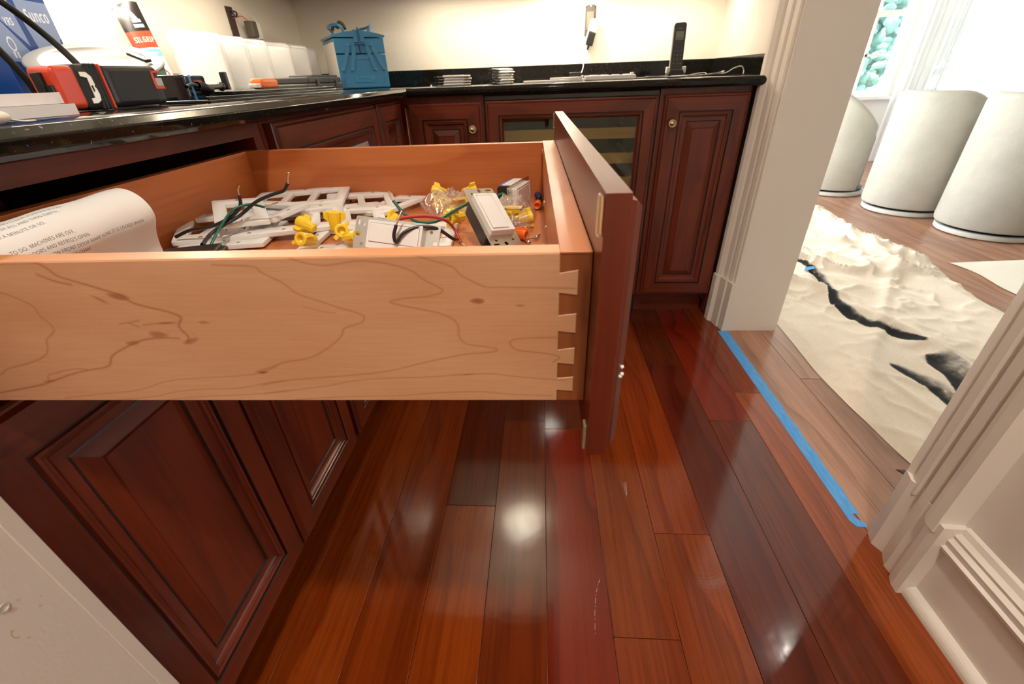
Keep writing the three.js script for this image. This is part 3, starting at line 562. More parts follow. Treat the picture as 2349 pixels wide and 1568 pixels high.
// dimmer switch: x along the strap, y across, face to +z
const strapGeo = (() => {
  const g = extrude(rrect(-0.0525, 0.0525, -0.0215, 0.0215, 0.002), 0.0012, 0, [circ(-0.0478, 0, 0.0034, 14, 0.0026), circ(0.0478, 0, 0.0034, 14, 0.0026), circ(-0.0420, 0.012, 0.0020), circ(-0.0420, -0.012, 0.0020), circ(0.0420, 0.012, 0.002), circ(0.0420, -0.012, 0.0020), rectp(-0.0500, -0.0470, 0.010, 0.018), rectp(0.0470, 0.0500, -0.018, -0.010)]);
  g.translate(0, 0, -0.0006); return g;
})();
const dimBody = mrg([rbx(-0.033, 0.033, -0.0205, 0.0205, -0.024, -0.0008, 0.002), rbx(-0.029, 0.029, -0.0175, 0.0175, -0.028, -0.022, 0.002)]);
const dimFrame = (() => { const g = extrude(rrect(-0.0335, 0.0335, -0.0168, 0.0168, 0.0015), 0.0075, 0.0008, [rrect(-0.0300, 0.0300, -0.0090, 0.0135, 0.0006)]); g.translate(0, 0, 0.0008); return g; })();
const dimPaddle = (() => { const g = rbx(-0.0297, 0.0297, -0.0087, 0.0132, 0.001, 0.0105, 0.0008); const p = g.attributes.position; for (let i = 0; i < p.count; i++) if (p.getZ(i) > 0.006) p.setZ(i, p.getZ(i) - 0.0016 * (p.getX(i) + 0.03) / 0.06); g.computeVertexNormals(); return g; })();
const dimSlider = rbx(-0.024, 0.024, -0.0152, -0.0122, 0.0075, 0.0088, 0.0004);
const labelTex = canvasTex(256, 64, (c) => { c.fillStyle = '#e9e2da'; c.fillRect(0, 0, 256, 64); c.fillStyle = '#3a66b4'; c.fillRect(0, 50, 256, 14); c.fillStyle = '#7a7470'; c.font = '9px sans-serif'; for (let j = 0; j < 4; j++) for (let i = 0; i < 12; i++) c.fillRect(8 + i * 20, 6 + j * 11, 8 + (i * 5 + j * 3) % 9, 4); });
const labelMat = std({ map: labelTex, roughness: 0.5 });
function dimmer(label, pos, dx, nz, strapMat = steel) {
  const t = thing('dimmer_switch', label, 'switch'); orient(t, pos, dx, nz);
  mesh('strap', strapGeo, strapMat, t); mesh('body', dimBody, blackPlastic, t); mesh('face_frame', dimFrame, whitePlastic, t); mesh('paddle', dimPaddle, whitePlastic, t); mesh('slider', dimSlider, whitePlastic, t);
  return t;
}
function wire(parent, pts, r, mat, bare) {
  const m = mesh('wire', tube(pts, r, 48, 8), mat); scene.add(m); parent.attach(m);
  if (bare) { const b = mesh('bare_end', tube(bare, r * 0.55, 16, 6), copper); scene.add(b); m.attach(b); b.userData.label = 'bare twisted copper end'; }
  return m;
}
{
  const d1 = dimmer('white dimmer switch lying on its side nearest the drawer rim', [-0.172, 0.804, -0.502], [0.985, -0.11, 0.10], [0.0, 0.50, 0.86]);
  wire(d1, [[-0.106, 0.788, -0.545], [-0.108, 0.795, -0.525], [-0.124, 0.815, -0.505], [-0.144, 0.818, -0.500], [-0.160, 0.813, -0.492], [-0.168, 0.804, -0.487], [-0.169, 0.812, -0.486], [-0.165, 0.824, -0.489]], 0.0021, blackWire, [[-0.165, 0.824, -0.489], [-0.161, 0.832, -0.492], [-0.158, 0.838, -0.496]]);
  wire(d1, [[-0.190, 0.800, -0.530], [-0.180, 0.815, -0.540], [-0.166, 0.816, -0.550], [-0.145, 0.814, -0.560], [-0.126, 0.806, -0.570], [-0.118, 0.790, -0.585], [-0.108, 0.774, -0.575]], 0.0021, redWire, [[-0.108, 0.774, -0.575], [-0.104, 0.772, -0.57], [-0.1, 0.772, -0.565]]);
  wire(d1, [[-0.185, 0.800, -0.530], [-0.192, 0.814, -0.540], [-0.206, 0.816, -0.546]], 0.0020, blueWire, [[-0.206, 0.816, -0.546], [-0.214, 0.816, -0.549], [-0.222, 0.815, -0.552]]);
  const d2 = dimmer('white dimmer switch leaning upright with a green ground wire', [-0.062, 0.812, -0.562], [-0.42, 0.50, -0.76], [0.46, 0.66, 0.58]);
  wire(d2, [[-0.098, 0.819, -0.605], [-0.122, 0.806, -0.614], [-0.150, 0.790, -0.622], [-0.178, 0.787, -0.630], [-0.200, 0.797, -0.638], [-0.216, 0.815, -0.645]], 0.0022, greenWire, [[-0.216, 0.815, -0.645], [-0.220, 0.822, -0.646], [-0.221, 0.828, -0.648]]);
  const d3 = dimmer('dimmer switch standing on edge by the drawer front', [-0.036, 0.7935, -0.762], [0.30, 0.0, -0.954], [0.954, 0.03, 0.30]);
  const lb = mesh('label', bx(-0.028, 0.028, 0.0206, 0.0210, -0.023, -0.003), labelMat, d3); { const g = lb.geometry, p = g.attributes.position, uv = g.attributes.uv; for (let i = 0; i < p.count; i++) uv.setXY(i, (p.getX(i) + 0.028) / 0.056, (p.getZ(i) + 0.023) / 0.020); }
  wire(d3, [[-0.052, 0.800, -0.722], [-0.060, 0.808, -0.705], [-0.078, 0.801, -0.690], [-0.092, 0.790, -0.684]], 0.0021, greenWire, [[-0.052, 0.800, -0.722], [-0.046, 0.805, -0.730]]);
  wire(d3, [[-0.072, 0.795, -0.755], [-0.086, 0.800, -0.756], [-0.098, 0.792, -0.752], [-0.102, 0.778, -0.748]], 0.0021, blackWire);
  // switch body under the paper with its two black wires and a green one
  const d4 = dimmer('dark switch body half hidden behind the paper sheet', [-0.395, 0.7820, -0.452], [0.9, 0, -0.3], [0.0, -1, 0.0]);
  wire(d4, [[-0.425, 0.797, -0.510], [-0.440, 0.800, -0.560], [-0.418, 0.812, -0.588], [-0.392, 0.829, -0.597], [-0.372, 0.836, -0.602], [-0.352, 0.842, -0.604], [-0.345, 0.850, -0.604]], 0.0024, blackWire, [[-0.345, 0.850, -0.604], [-0.343, 0.857, -0.604], [-0.340, 0.863, -0.604], [-0.337, 0.864, -0.604]]);
  wire(d4, [[-0.500, 0.792, -0.560], [-0.478, 0.800, -0.563], [-0.450, 0.803, -0.572], [-0.424, 0.814, -0.584], [-0.414, 0.826, -0.592], [-0.413, 0.838, -0.594]], 0.0023, blackWire, [[-0.413, 0.838, -0.594], [-0.412, 0.845, -0.594], [-0.408, 0.852, -0.594]]);
  wire(d4, [[-0.420, 0.790, -0.510], [-0.432, 0.806, -0.566], [-0.420, 0.822, -0.584], [-0.404, 0.825, -0.597], [-0.388, 0.819, -0.604]], 0.0017, greenWire, [[-0.388, 0.819, -0.604], [-0.378, 0.822, -0.608], [-0.370, 0.824, -0.610]]);
}
// winged wire nuts: axis along +y, open end up
const nutGeo = (() => {
  const b = lathe([[0.0001, 0.022], [0.0048, 0.022], [0.0048, 0.0265], [0.0052, 0.028], [0.0086, 0.028], [0.0092, 0.0265], [0.0086, 0.016], [0.0064, 0.004], [0.0052, 0.0008], [0.0035, 0], [0, 0]], 20);
  const ribs = []; for (let k = 0; k < 10; k++) { const g = new THREE.BoxGeometry(0.0012, 0.015, 0.0012); g.rotateX(0.16); g.translate(0, 0.0095, 0.0072); g.rotateY(k / 10 * 2 * Math.PI); ribs.push(g); }
  const wings = []; for (const s of [-1, 1]) { const g = extrude([[0.006 * s, 0.012], [0.014 * s, 0.018], [0.0145 * s, 0.027], [0.0085 * s, 0.027]].slice(0, 4), 0.004, 0.0006); g.translate(0, 0, -0.002); wings.push(g); }
  return mrg([b, ...ribs, ...wings]);
})();
const nutSmall = (() => { const b = lathe([[0.0001, 0.020], [0.0036, 0.020], [0.0038, 0.024], [0.0062, 0.024], [0.0066, 0.022], [0.0060, 0.010], [0.0048, 0.002], [0.003, 0], [0, 0]], 18); const r = []; for (let k = 0; k < 8; k++) { const g = new THREE.BoxGeometry(0.001, 0.014, 0.001); g.translate(0, 0.012, 0.0060); g.rotateY(k / 8 * 2 * Math.PI); r.push(g); } return mrg([b, ...r]); })();
function nut(pos, axis, label, mat = yellowPlastic, geo = nutGeo, group, roll = 0) {
  const m = single('wire_nut', geo, mat, label, 'wire nut', group); m.position.set(...pos);
  m.quaternion.setFromUnitVectors(V(0, 1, 0), V(...axis).normalize()); m.rotateY(roll); return m;
}
const DN = DF + 0.0070;
nut([-0.318, DN + 0.013, -0.592], [-0.75, 0.25, -0.3], 'yellow wire nut lying apart at the left end of its plate', yellowPlastic, nutGeo, null, 0.6);
nut([-0.286, DN + 0.010, -0.588], [0.10, 0.96, -0.1], 'yellow wire nut standing tallest in the small heap', yellowPlastic, nutGeo, null, 0.3);
nut([-0.276, DN + 0.012, -0.582], [0.45, 0.30, 0.85], 'yellow wire nut with its open end facing out of the heap', yellowPlastic, nutGeo, null, 1.2);
nut([-0.300, DN + 0.010, -0.552], [-0.2, 0.35, 0.9], 'yellow wire nut lying lowest in front of the heap', yellowPlastic, nutGeo, null, 0.2);
nut([-0.263, DN + 0.009, -0.560], [0.8, 0.2, 0.4], 'yellow wire nut at the right end of the heap', yellowPlastic, nutGeo, null, 0.9);
nut([-0.226, DN + 0.009, -0.612], [0.5, 0.2, -0.8], 'yellow wire nut peeking out behind the near dimmer', yellowPlastic, nutGeo, null, 0.9);
nut([-0.140, DF + 0.020, -0.800], [0.9, 0.15, -0.1], 'yellow wire nut on the bag by the far drawer side', yellowPlastic, nutGeo, null, 0.4);
nut([-0.168, DF + 0.018, -0.806], [-0.9, 0.2, -0.1], 'yellow wire nut at the far left of the bag', yellowPlastic, nutGeo, null, 0.4);
nut([-0.112, DF + 0.022, -0.640], [-0.6, 0.1, 0.7], 'yellow wire nut wedged behind the leaning dimmer', yellowPlastic, nutGeo, null, 0.4);
nut([-0.152, DF + 0.010, -0.690], [0.7, 0.1, 0.5], 'yellow wire nut beside the green ground wire', yellowPlastic, nutGeo, null, 0.1);
nut([-0.0015, DF + 0.0075, -0.802], [-0.15, 0.0, -1], 'dark blue wire nut in the far corner by the drawer front', navyPlastic, nutSmall);
nut([-0.0030, DF + 0.0075, -0.772], [-0.1, 0.0, 1], 'orange wire nut lying against the drawer front', orangePlastic, nutSmall);
nut([-0.018, DF + 0.0075, -0.612], [-0.9, 0.0, 0.4], 'orange wire nut under the edge of the clear bag', orangePlastic, nutSmall);
nut([-0.040, DF + 0.0075, -0.600], [0.9, 0.0, 0.5], 'orange wire nut under the corner of the clear bag nearest the rim', orangePlastic, nutSmall);
for (const [x, z, a] of [[-0.012, -0.590, 0.3], [-0.003, -0.600, 1.2], [-0.018, -0.578, 2.0]]) {
  const t = thing('machine_screw', 'small grey machine screw lying in the drawer front corner', 'screw', [x, DF + 0.003, z], a, 'loose machine screws');
  const g = lathe([[0, 0], [0.0012, 0.001], [0.0014, 0.014], [0.0028, 0.0142], [0.0026, 0.016], [0, 0.0165]], 12); g.rotateZ(Math.PI / 2); g.translate(0.008, 0, 0); mesh('shaft', g, steel, t);
}
// clear bags with nuts inside
function bag(label, cx, cz, w, d, turn, h, seed, nuts, inside) {
  const n = 26, g = new THREE.PlaneGeometry(w, d, n, n); g.rotateX(-Math.PI / 2); const p = g.attributes.position;
  for (let i = 0; i < p.count; i++) {
    const u = p.getX(i) / w + 0.5, v = p.getZ(i) / d + 0.5, e = Math.min(u, 1 - u, v, 1 - v) * 2, dome = Math.pow(cl(e * 1.6), 0.55);
    const r1 = Math.abs(2 * fbm(u * 5 + 3, v * 5, 64, 64, seed, 3) - 1), r2 = Math.abs(2 * fbm(u * 11, v * 9, 64, 64, seed + 7, 2) - 1);
    p.setY(i, 0.002 + h * dome + (0.014 * (0.5 - r1) + 0.008 * (0.5 - r2)) * (0.4 + dome));
  }
  g.computeVertexNormals();
  const t = thing('plastic_bag', label, 'bag', [cx, DF, cz], turn);
  mesh('film', g, bagFilm, t);
  const tx = canvasTex(128, 64, (c) => { c.fillStyle = '#d9b04a'; c.fillRect(0, 0, 128, 64); c.fillStyle = '#4a3a1a'; for (let i = 0; i < 26; i++) c.fillRect(8 + i * 4.2, 34, 1 + (i * 7 % 3), 22); for (let i = 0; i < 8; i++) { c.fillRect(8 + i * 13, 8, 9, 3); c.fillRect(8 + i * 11, 18, 7, 3); } });
  const lab = new THREE.PlaneGeometry(0.034, 0.016); lab.rotateX(-Math.PI / 2); const lm = mesh('label', lab, std({ map: tx, roughness: 0.4 }), t); lm.position.set(w * 0.08, h + 0.0085, d * 0.34);
  for (const [dx, dz, dy, ax] of nuts) { const m = nut([0, 0, 0], ax, inside, yellowPlastic, nutGeo, 'wire nuts in the ' + (seed === 5 ? 'near' : 'far') + ' bag'); const q = V(dx, dy, dz).applyAxisAngle(V(0, 1, 0), turn); m.position.set(cx + q.x, DF + q.y, cz + q.z); }
}
bag('clear plastic bag of yellow wire nuts against the drawer front', -0.045, -0.662, 0.070, 0.100, R(-6), 0.028, 5, [[-0.02, -0.022, 0.011, [0.9, 0, 0.3]], [0.012, -0.028, 0.011, [-0.6, 0, 0.7]], [-0.022, 0.018, 0.011, [0.2, 0, -0.9]], [0.008, 0.012, 0.011, [0.9, 0.1, -0.3]]], 'yellow wire nut inside the clear bag against the drawer front');
bag('clear plastic bag of yellow wire nuts behind the leaning dimmer', -0.150, -0.745, 0.085, 0.120, R(30), 0.022, 9, [[-0.025, -0.02, 0.011, [0.8, 0, 0.5]], [0.01, -0.03, 0.011, [-0.7, 0, 0.6]], [0.022, 0.012, 0.011, [0.3, 0, -0.9]], [-0.012, 0.024, 0.011, [0.9, 0.1, -0.1]]], 'yellow wire nut inside the clear bag behind the leaning dimmer');
// printed sheet curling over the back of the drawer
{
  const prof = [[-0.5135, 0.812], [-0.5140, 0.836], [-0.5090, 0.856], [-0.4960, 0.8685], [-0.4800, 0.8695], [-0.4660, 0.862], [-0.4580, 0.849], [-0.4570, 0.836], [-0.4620, 0.824], [-0.4650, 0.815], [-0.4670, 0.802], [-0.4670, 0.790], [-0.4680, 0.778]];
  const crv = new THREE.CatmullRomCurve3(prof.map(p => V(p[0], p[1], 0))), n = 60, len = crv.getLength(), pts = crv.getSpacedPoints(n);
  const z0 = -0.2965, z1 = -0.496, m = 16, pos = [], uv = [], idx = [];
  for (let i = 0; i <= n; i++) for (let j = 0; j <= m; j++) { const t = j / m; pos.push(pts[i].x + 0.004 * (1 - t), pts[i].y - 0.003 * (1 - t) + 0.0006 * Math.sin(j * 1.1 + i * 0.2), z0 + (z1 - z0) * t); uv.push(t, 1 - i / n); }
  for (let i = 0; i < n; i++) for (let j = 0; j < m; j++) { const a = i * (m + 1) + j, b = a + 1, c = a + m + 1, d = c + 1; idx.push(a, b, c, b, d, c); }
  const g = new THREE.BufferGeometry(); g.setAttribute('position', new THREE.Float32BufferAttribute(pos, 3)); g.setAttribute('uv', new THREE.Float32BufferAttribute(uv, 2)); g.setIndex(idx); g.computeVertexNormals();
  const tx = canvasTex(1400, 1400, (c, w, h) => {
    c.fillStyle = '#e6e3e0'; c.fillRect(0, 0, w, h); c.fillStyle = '#3c3a3e'; c.font = '35px sans-serif';
    const L = [[0.43, 'MARBLE AND CLEAN POWDER ROOM.'], [0.47, 'FLUSH ALL AND THEN EMPTY.'], [0.515, 'FOR A MINUTE OR SO.'], [0.598, 'TO DO. MACHINES ARE OFF.'], [0.634, 'DE DOORS AND REFRIG\u2019S OPEN.'], [0.670, 'BUTTON ON FRONT DOOR MAKE SURE IT IS LOCKED WHEN'], [0.706, 'DAY TO COME']];
    for (const [v, s] of L) { const e = { 0.43: 0.62, 0.47: 0.56, 0.515: 0.44, 0.598: 0.51, 0.634: 0.57, 0.67: 0.91, 0.706: 0.54, 0.39: 0.6 }[v]; const tw = c.measureText(s).width; c.fillText(s, e * w - tw, v * h); }
  });
  single('paper_sheet', g, std({ map: tx, roughness: 0.7, side: THREE.DoubleSide }), 'white sheet of printed instructions curling over the drawer back', 'paper');
}
// ---------------------------------------------------------------- things on the counters
const CY = CT + 0.0004;
// white channel strips at the counter edge
for (const [k, x, y, z0, z1, label] of [[0, -0.592, 0, -0.235, -0.585, 'white channel strip nearest the counter edge'], [1, -0.626, 0, -0.235, -0.60, 'white channel strip second from the counter edge'], [2, -0.612, 0.0125, -0.235, -0.592, 'white channel strip lying on top of the two others']]) {
  const prof = [[-0.015, 0], [0.015, 0], [0.015, 0.012], [0.012, 0.012], [0.012, 0.004], [-0.012, 0.004], [-0.012, 0.012], [-0.015, 0.012]];
  const g = extrude(prof, z0 - z1); g.translate(x, CY + y, z1); single('channel_strip', uvm(g, 'z'), phy({ color: lin(0.80, 0.74, 0.72), roughness: 0.35 }), label, 'channel strip');
}
{ // cream ear plug tip on a cord
  const t = thing('cloth_tip', 'small cream cloth tip at the edge of the counter', 'cloth', [-0.500, CY, -0.42]);
  const g = new THREE.SphereGeometry(0.011, 20, 14); g.scale(0.8, 0.55, 1.3); g.translate(0, 0.0062, 0); mesh('pad', g, std({ color: lin(0.82, 0.76, 0.66), roughness: 0.8 }), t);
  mesh('cord', tube([[0, 0.004, -0.012], [0.004, 0.0015, -0.022], [0.002, 0.0012, -0.035]], 0.0008, 16, 6), whiteWire, t);
}
// blue printed carton
{
  const tx = canvasTex(768, 1024, (c, w, h) => {
    c.fillStyle = '#0b3a80'; c.fillRect(0, 0, w, h); c.translate(0, -20);
    c.fillStyle = '#7d90b6'; c.beginPath(); c.moveTo(0, 430); c.lineTo(330, 440); c.lineTo(350, 700); c.lineTo(40, 480); c.closePath(); c.fill();
    c.beginPath(); c.moveTo(0, 520); c.lineTo(140, 560); c.lineTo(330, 740); c.lineTo(330, 790); c.lineTo(0, 780); c.closePath(); c.fill();
    c.beginPath(); c.moveTo(400, 445); c.lineTo(768, 450); c.lineTo(768, 640); for (let i = 0; i < 8; i++) { c.lineTo(740 - i * 24, 650 + i * 26); c.lineTo(725 - i * 24, 720 + i * 20); } c.lineTo(470, 860); c.lineTo(400, 560); c.closePath(); c.fill();
    c.fillStyle = '#d7dbe4'; c.font = 'bold 92px sans-serif'; c.fillText('Sunco', 455, 560);
    c.font = 'bold 56px sans-serif'; c.fillText('5', 40, 510); c.fillText('YRS', 190, 590); c.fillText('YOU', 10, 600);
    c.lineWidth = 10; c.strokeStyle = '#d7dbe4'; c.beginPath(); c.arc(150, 690, 34, 0, 7); c.stroke(); c.fillRect(122, 730, 20, 34); c.fillRect(158, 730, 20, 34);
    c.font = 'bold 30px sans-serif'; c.beginPath(); c.arc(215, 870, 28, 0.5, 5.8); c.stroke(); c.fillText('USA', 196, 935);
    c.beginPath(); c.moveTo(330, 880); c.lineTo(360, 830); c.lineTo(400, 880); c.lineTo(420, 860); c.lineTo(440, 890); c.lineTo(330, 890); c.fill(); c.fillRect(330, 905, 120, 8);
    c.fillStyle = 'rgba(8,34,74,0.6)'; c.fillRect(0, 395, w, 12);
  });
  const t = thing('carton', 'blue printed light carton standing on the left counter', 'box', [-1.032, CY, -0.955], R(0));
  const g = rbx(-0.064, 0.064, 0, 0.30, -0.066, 0.066, 0.0015); const p = g.attributes.position, n = g.attributes.normal, uv = g.attributes.uv;
  for (let i = 0; i < p.count; i++) if (n.getX(i) > 0.7) uv.setXY(i, (0.066 - p.getZ(i)) / 0.132, p.getY(i) / 0.30); else uv.setXY(i, 0.02, 0.98);
  mesh('box', g, phy({ map: tx, roughness: 0.35 }), t);
  mesh('tape', rbx(-0.0642, 0.0642, 0.2998, 0.3004, -0.022, 0.022, 0.0002), phy({ color: lin(0.55, 0.42, 0.25), roughness: 0.2 }), t);
  single('power_cable', tube([[-0.80, 0.955, -0.60], [-0.80, 1.06, -0.615], [-0.80, 1.12, -0.69], [-0.80, 1.09, -0.765], [-0.80, 1.045, -0.82], [-0.78, 1.00, -0.835], [-0.765, 0.96, -0.845], [-0.76, 0.9485, -0.85]], 0.0052, 70, 10), blackRubber, 'thick black cable arching high in front of the blue carton', 'cable');
  single('power_cable', tube([[-0.75, 0.950, -0.53], [-0.75, 1.05, -0.55], [-0.75, 1.083, -0.60], [-0.75, 1.06, -0.65], [-0.75, 1.03, -0.68], [-0.752, 0.985, -0.705], [-0.76, 0.9485, -0.72]], 0.0048, 70, 10), blackRubber, 'thinner black cable looping low in front of the blue carton', 'cable');
}
// silver light dish, tilted, with its black spring clips
{
  const t = thing('light_dish', 'tilted silver recessed light dish with black spring clips', 'light trim'); t.position.set(-0.85, CY + 0.062, -0.950); t.scale.setScalar(0.90);
  t.rotation.set(R(14), R(0), R(-12), 'YXZ');
  mesh('bowl', lathe([[0.030, -0.004], [0.075, 0.002], [0.092, 0.014], [0.094, 0.017], [0.114, 0.017], [0.118, 0.015], [0.118, 0.012], [0.098, 0.008], [0.094, -0.018], [0.088, -0.020], [0.05, -0.022], [0.0, -0.022]], 64), std({ color: lin(0.24, 0.235, 0.23), metalness: 0.6, roughness: 0.42 }), t);
  mesh('lens', lathe([[0, -0.005], [0.031, -0.0035]], 48), std({ color: lin(0.40, 0.39, 0.37), roughness: 0.5 }), t);
  mesh('housing', lathe([[0.0, -0.034], [0.070, -0.034], [0.076, -0.030], [0.078, -0.018], [0, -0.018]], 48), blackPlastic, t);
  for (const s of [[0.05, 0.03, 0.3], [0.03, -0.045, -0.4]]) { const c = mesh('spring_clip', rbx(-0.03, 0.03, 0.0, 0.006, -0.007, 0.007, 0.002), blackPlastic, t); c.position.set(s[0] + 0.03, 0.019, s[1]); c.rotation.y = s[2]; }
}
// dark printed carton behind the dish
{
  const tx = canvasTex(256, 128, (c) => { c.fillStyle = '#37332b'; c.fillRect(0, 0, 256, 128); c.fillStyle = '#cfe0b8'; c.fillRect(30, 20, 34, 90); c.fillStyle = '#e8d6cc'; c.save(); c.translate(120, 50); c.rotate(-0.15); c.fillRect(0, 0, 46, 22); c.fillRect(56, -4, 30, 12); c.restore(); c.fillStyle = '#3f6b55'; c.fillRect(215, 40, 41, 88); });
  const g = rbx(-0.03, 0.03, 0, 0.098, -0.12, 0.12, 0.002); const p = g.attributes.position, n = g.attributes.normal, uv = g.attributes.uv; for (let i = 0; i < p.count; i++) uv.setXY(i, (0.12 - p.getZ(i)) / 0.24, n.getX(i) > 0.7 ? p.getY(i) / 0.098 : 0.02);
  const m = single('small_carton', g, std({ map: tx, roughness: 0.4 }), 'dark green and black carton half hidden behind the silver dish', 'box'); m.position.set(-1.046, CY, -1.205); m.rotation.y = R(-8);
}
// black and red tool case with metal clip (x along its length)
{
  const t = thing('tool_case', 'black and red tool case with steel clip on the counter edge', 'tool case'); orient(t, [-0.652, CY, -0.722], [0.14, 0, -1], [1, 0, 0.14]); t.scale.set(0.80, 0.92, 0.60);
  const body = (x0, x1, r, m, nm, inset = 0) => mesh(nm, rbx(x0, x1, 0.002 + inset, 0.062 - inset, -0.038 + inset, 0.038 - inset, r, 'x', 4), m, t);
  body(-0.102, -0.060, 0.009, redPlastic, 'red_end', 0.002);
  body(-0.068, -0.020, 0.010, blackRubber, 'grip_section');
  for (const x of [-0.040, -0.033, -0.026]) mesh('rib', rbx(x - 0.0022, x + 0.0022, 0.001, 0.0632, -0.0392, 0.0392, 0.002, 'x', 3), blackRubber, t);
  mesh('red_line', rbx(-0.0205, -0.0165, 0.0015, 0.0628, -0.0388, 0.0388, 0.0018, 'x', 3), redPlastic, t);
  body(-0.018, 0.100, 0.009, blackPlastic, 'main_case', 0.001);
  mesh('cover_panel', rbx(-0.006, 0.082, 0.008, 0.056, 0.030, 0.0386, 0.004, 'x', 3), blackRubber, t);
  const clip = extrude([[-0.060, 0.052], [-0.048, 0.052], [-0.042, 0.046], [-0.041, 0.035], [-0.043, 0.033], [-0.041, 0.030], [-0.040, 0.022], [-0.042, 0.014], [-0.050, 0.010], [-0.058, 0.010], [-0.058, 0.017], [-0.051, 0.018], [-0.050, 0.044], [-0.060, 0.046]], 0.002, 0.0004, [rectp(-0.0485, -0.0455, 0.026, 0.034)]); clip.translate(0, 0, 0.0385);
  const cm = mesh('clip', clip, std({ color: lin(0.78, 0.68, 0.56), metalness: 0.8, roughness: 0.4 }), t); cm.userData.label = 'bright steel belt clip';
  mesh('latch', mrg([rbx(-0.110, -0.099, 0.010, 0.052, -0.012, 0.010, 0.002), rbx(-0.107, -0.099, 0.024, 0.036, 0.010, 0.026, 0.001)]), blackPlastic, t);
  mesh('red_loop', mrg([rbx(0.080, 0.102, 0.050, 0.054, 0.030, 0.0395, 0.001), rbx(0.080, 0.102, 0.026, 0.030, 0.030, 0.0395, 0.001), rbx(0.080, 0.085, 0.026, 0.054, 0.030, 0.0395, 0.001)]), redPlastic, t);
  const sm = mesh('size_sticker', rbx(0.086, 0.101, 0.031, 0.043, 0.0375, 0.0388, 0.0004), std({ map: canvasTex(64, 64, (c) => { c.fillStyle = '#b9b4ae'; c.fillRect(0, 0, 64, 64); c.fillStyle = '#222'; for (let i = 0; i < 9; i++) c.fillRect(6 + i * 6, 14, 2 + i % 2, 40); }), roughness: 0.4 }), t); sm.userData.label = 'small barcode sticker';
}
// glossy black power brick with lead
{
  const t = thing('power_brick', 'glossy black power adapter with a blue stripe beside the tool case', 'adapter'); orient(t, [-0.705, CY, -0.955], [-0.30, 0, -0.95], [0.95, 0, -0.30]);
  mesh('brick', rbx(-0.055, 0.055, 0.001, 0.046, -0.030, 0.030, 0.005, 'x', 3), blackGloss, t);
  mesh('blue_stripe', rbx(-0.036, -0.026, 0.0035, 0.0455, 0.0295, 0.0304, 0.0004), phy({ color: lin(0.12, 0.36, 0.68), roughness: 0.2 }), t);
  const c = mesh('lead', mrg([tube([[-0.08, 0.026, 0.036], [-0.05, 0.030, 0.036], [-0.02, 0.028, 0.0355]], 0.0032, 24, 8), tube([[-0.02, 0.028, 0.0355], [0.02, 0.025, 0.036], [0.052, 0.021, 0.036]], 0.0068, 24, 12)]), blackRubber, t); c.userData.label = 'ribbed cable strain relief';
  for (let k = 0; k < 7; k++) { const g = new THREE.TorusGeometry(0.0068, 0.0010, 6, 16); g.rotateY(Math.PI / 2); const m = mesh('relief_ring', g, blackRubber, t); m.position.set(-0.012 + k * 0.005, 0.0275 - k * 0.0004, 0.0357); }
}
// upright foil packet leaning on the wall
{
  const tx = canvasTex(256, 640, (c, w, h) => {
    c.fillStyle = '#f6f4ec'; c.fillRect(0, 0, w, h); c.fillStyle = '#241f1d'; c.fillRect(0, 0, w, 170); c.fillStyle = '#e24a33'; c.fillRect(0, 170, w, 120); c.fillStyle = '#6fc6ea'; c.fillRect(30, 304, w - 30, 52);
    c.fillStyle = '#f1ece6'; c.beginPath(); c.moveTo(120, 30); c.quadraticCurveTo(160, 40, 190, 90); c.lineTo(130, 92); c.closePath(); c.fill(); c.fillRect(118, 88, 86, 22); c.fillRect(112, 122, 100, 24);
    c.fillStyle = '#f7c9bd'; c.font = 'bold 54px sans-serif'; c.fillText('SIL', 40, 250); c.fillText('GRIP', 122, 250);
    c.fillStyle = '#c9eaf6'; for (let i = 0; i < 6; i++) c.fillRect(62 + i * 28, 320, 20, 18); c.fillStyle = '#e6b9ae'; for (let i = 0; i < 7; i++) { c.fillRect(100 + i * 15, 384, 11, 7); c.fillRect(90 + i * 19, 412, 14, 7); }
    c.fillStyle = '#e8604a'; c.beginPath(); c.arc(170, 510, 62, Math.PI, 0); c.fill(); c.fillStyle = '#6ac4e8'; c.beginPath(); c.arc(170, 510, 62, 0, Math.PI); c.fill(); c.fillStyle = '#f6efe8'; c.fillRect(135, 476, 70, 24); c.fillRect(140, 520, 60, 20);
  });
  const n = 14, g = new THREE.BoxGeometry(0.058, 0.21, 0.014, n, n, 1), p = g.attributes.position, uv = g.attributes.uv;
  for (let i = 0; i < p.count; i++) { const y = p.getY(i), x = p.getX(i), e = cl(1 - Math.abs(y) / 0.1) ; const z = Math.sign(p.getZ(i)) * (0.0006 + 0.011 * Math.pow(e, 0.5) * cl(1 - Math.pow(Math.abs(x) / 0.029, 2))) + 0.006 * Math.sin(x * 60) * (y / 0.1) ** 2; uv.setXY(i, x / 0.058 + 0.5, y / 0.2 + 0.5); p.setZ(i, z); p.setY(i, y + (y > 0.09 ? 0.006 * Math.sin(x * 55 + 1) : 0)); }
  g.computeVertexNormals();
  const m = single('printed_packet', g, phy({ map: tx, roughness: 0.25 }), 'slim printed packet, black red and white, leaning by the wall', 'packet'); m.position.set(-1.055, CY + 0.110, -1.355); m.rotation.set(R(-8), R(52), R(6), 'YXZ');
}
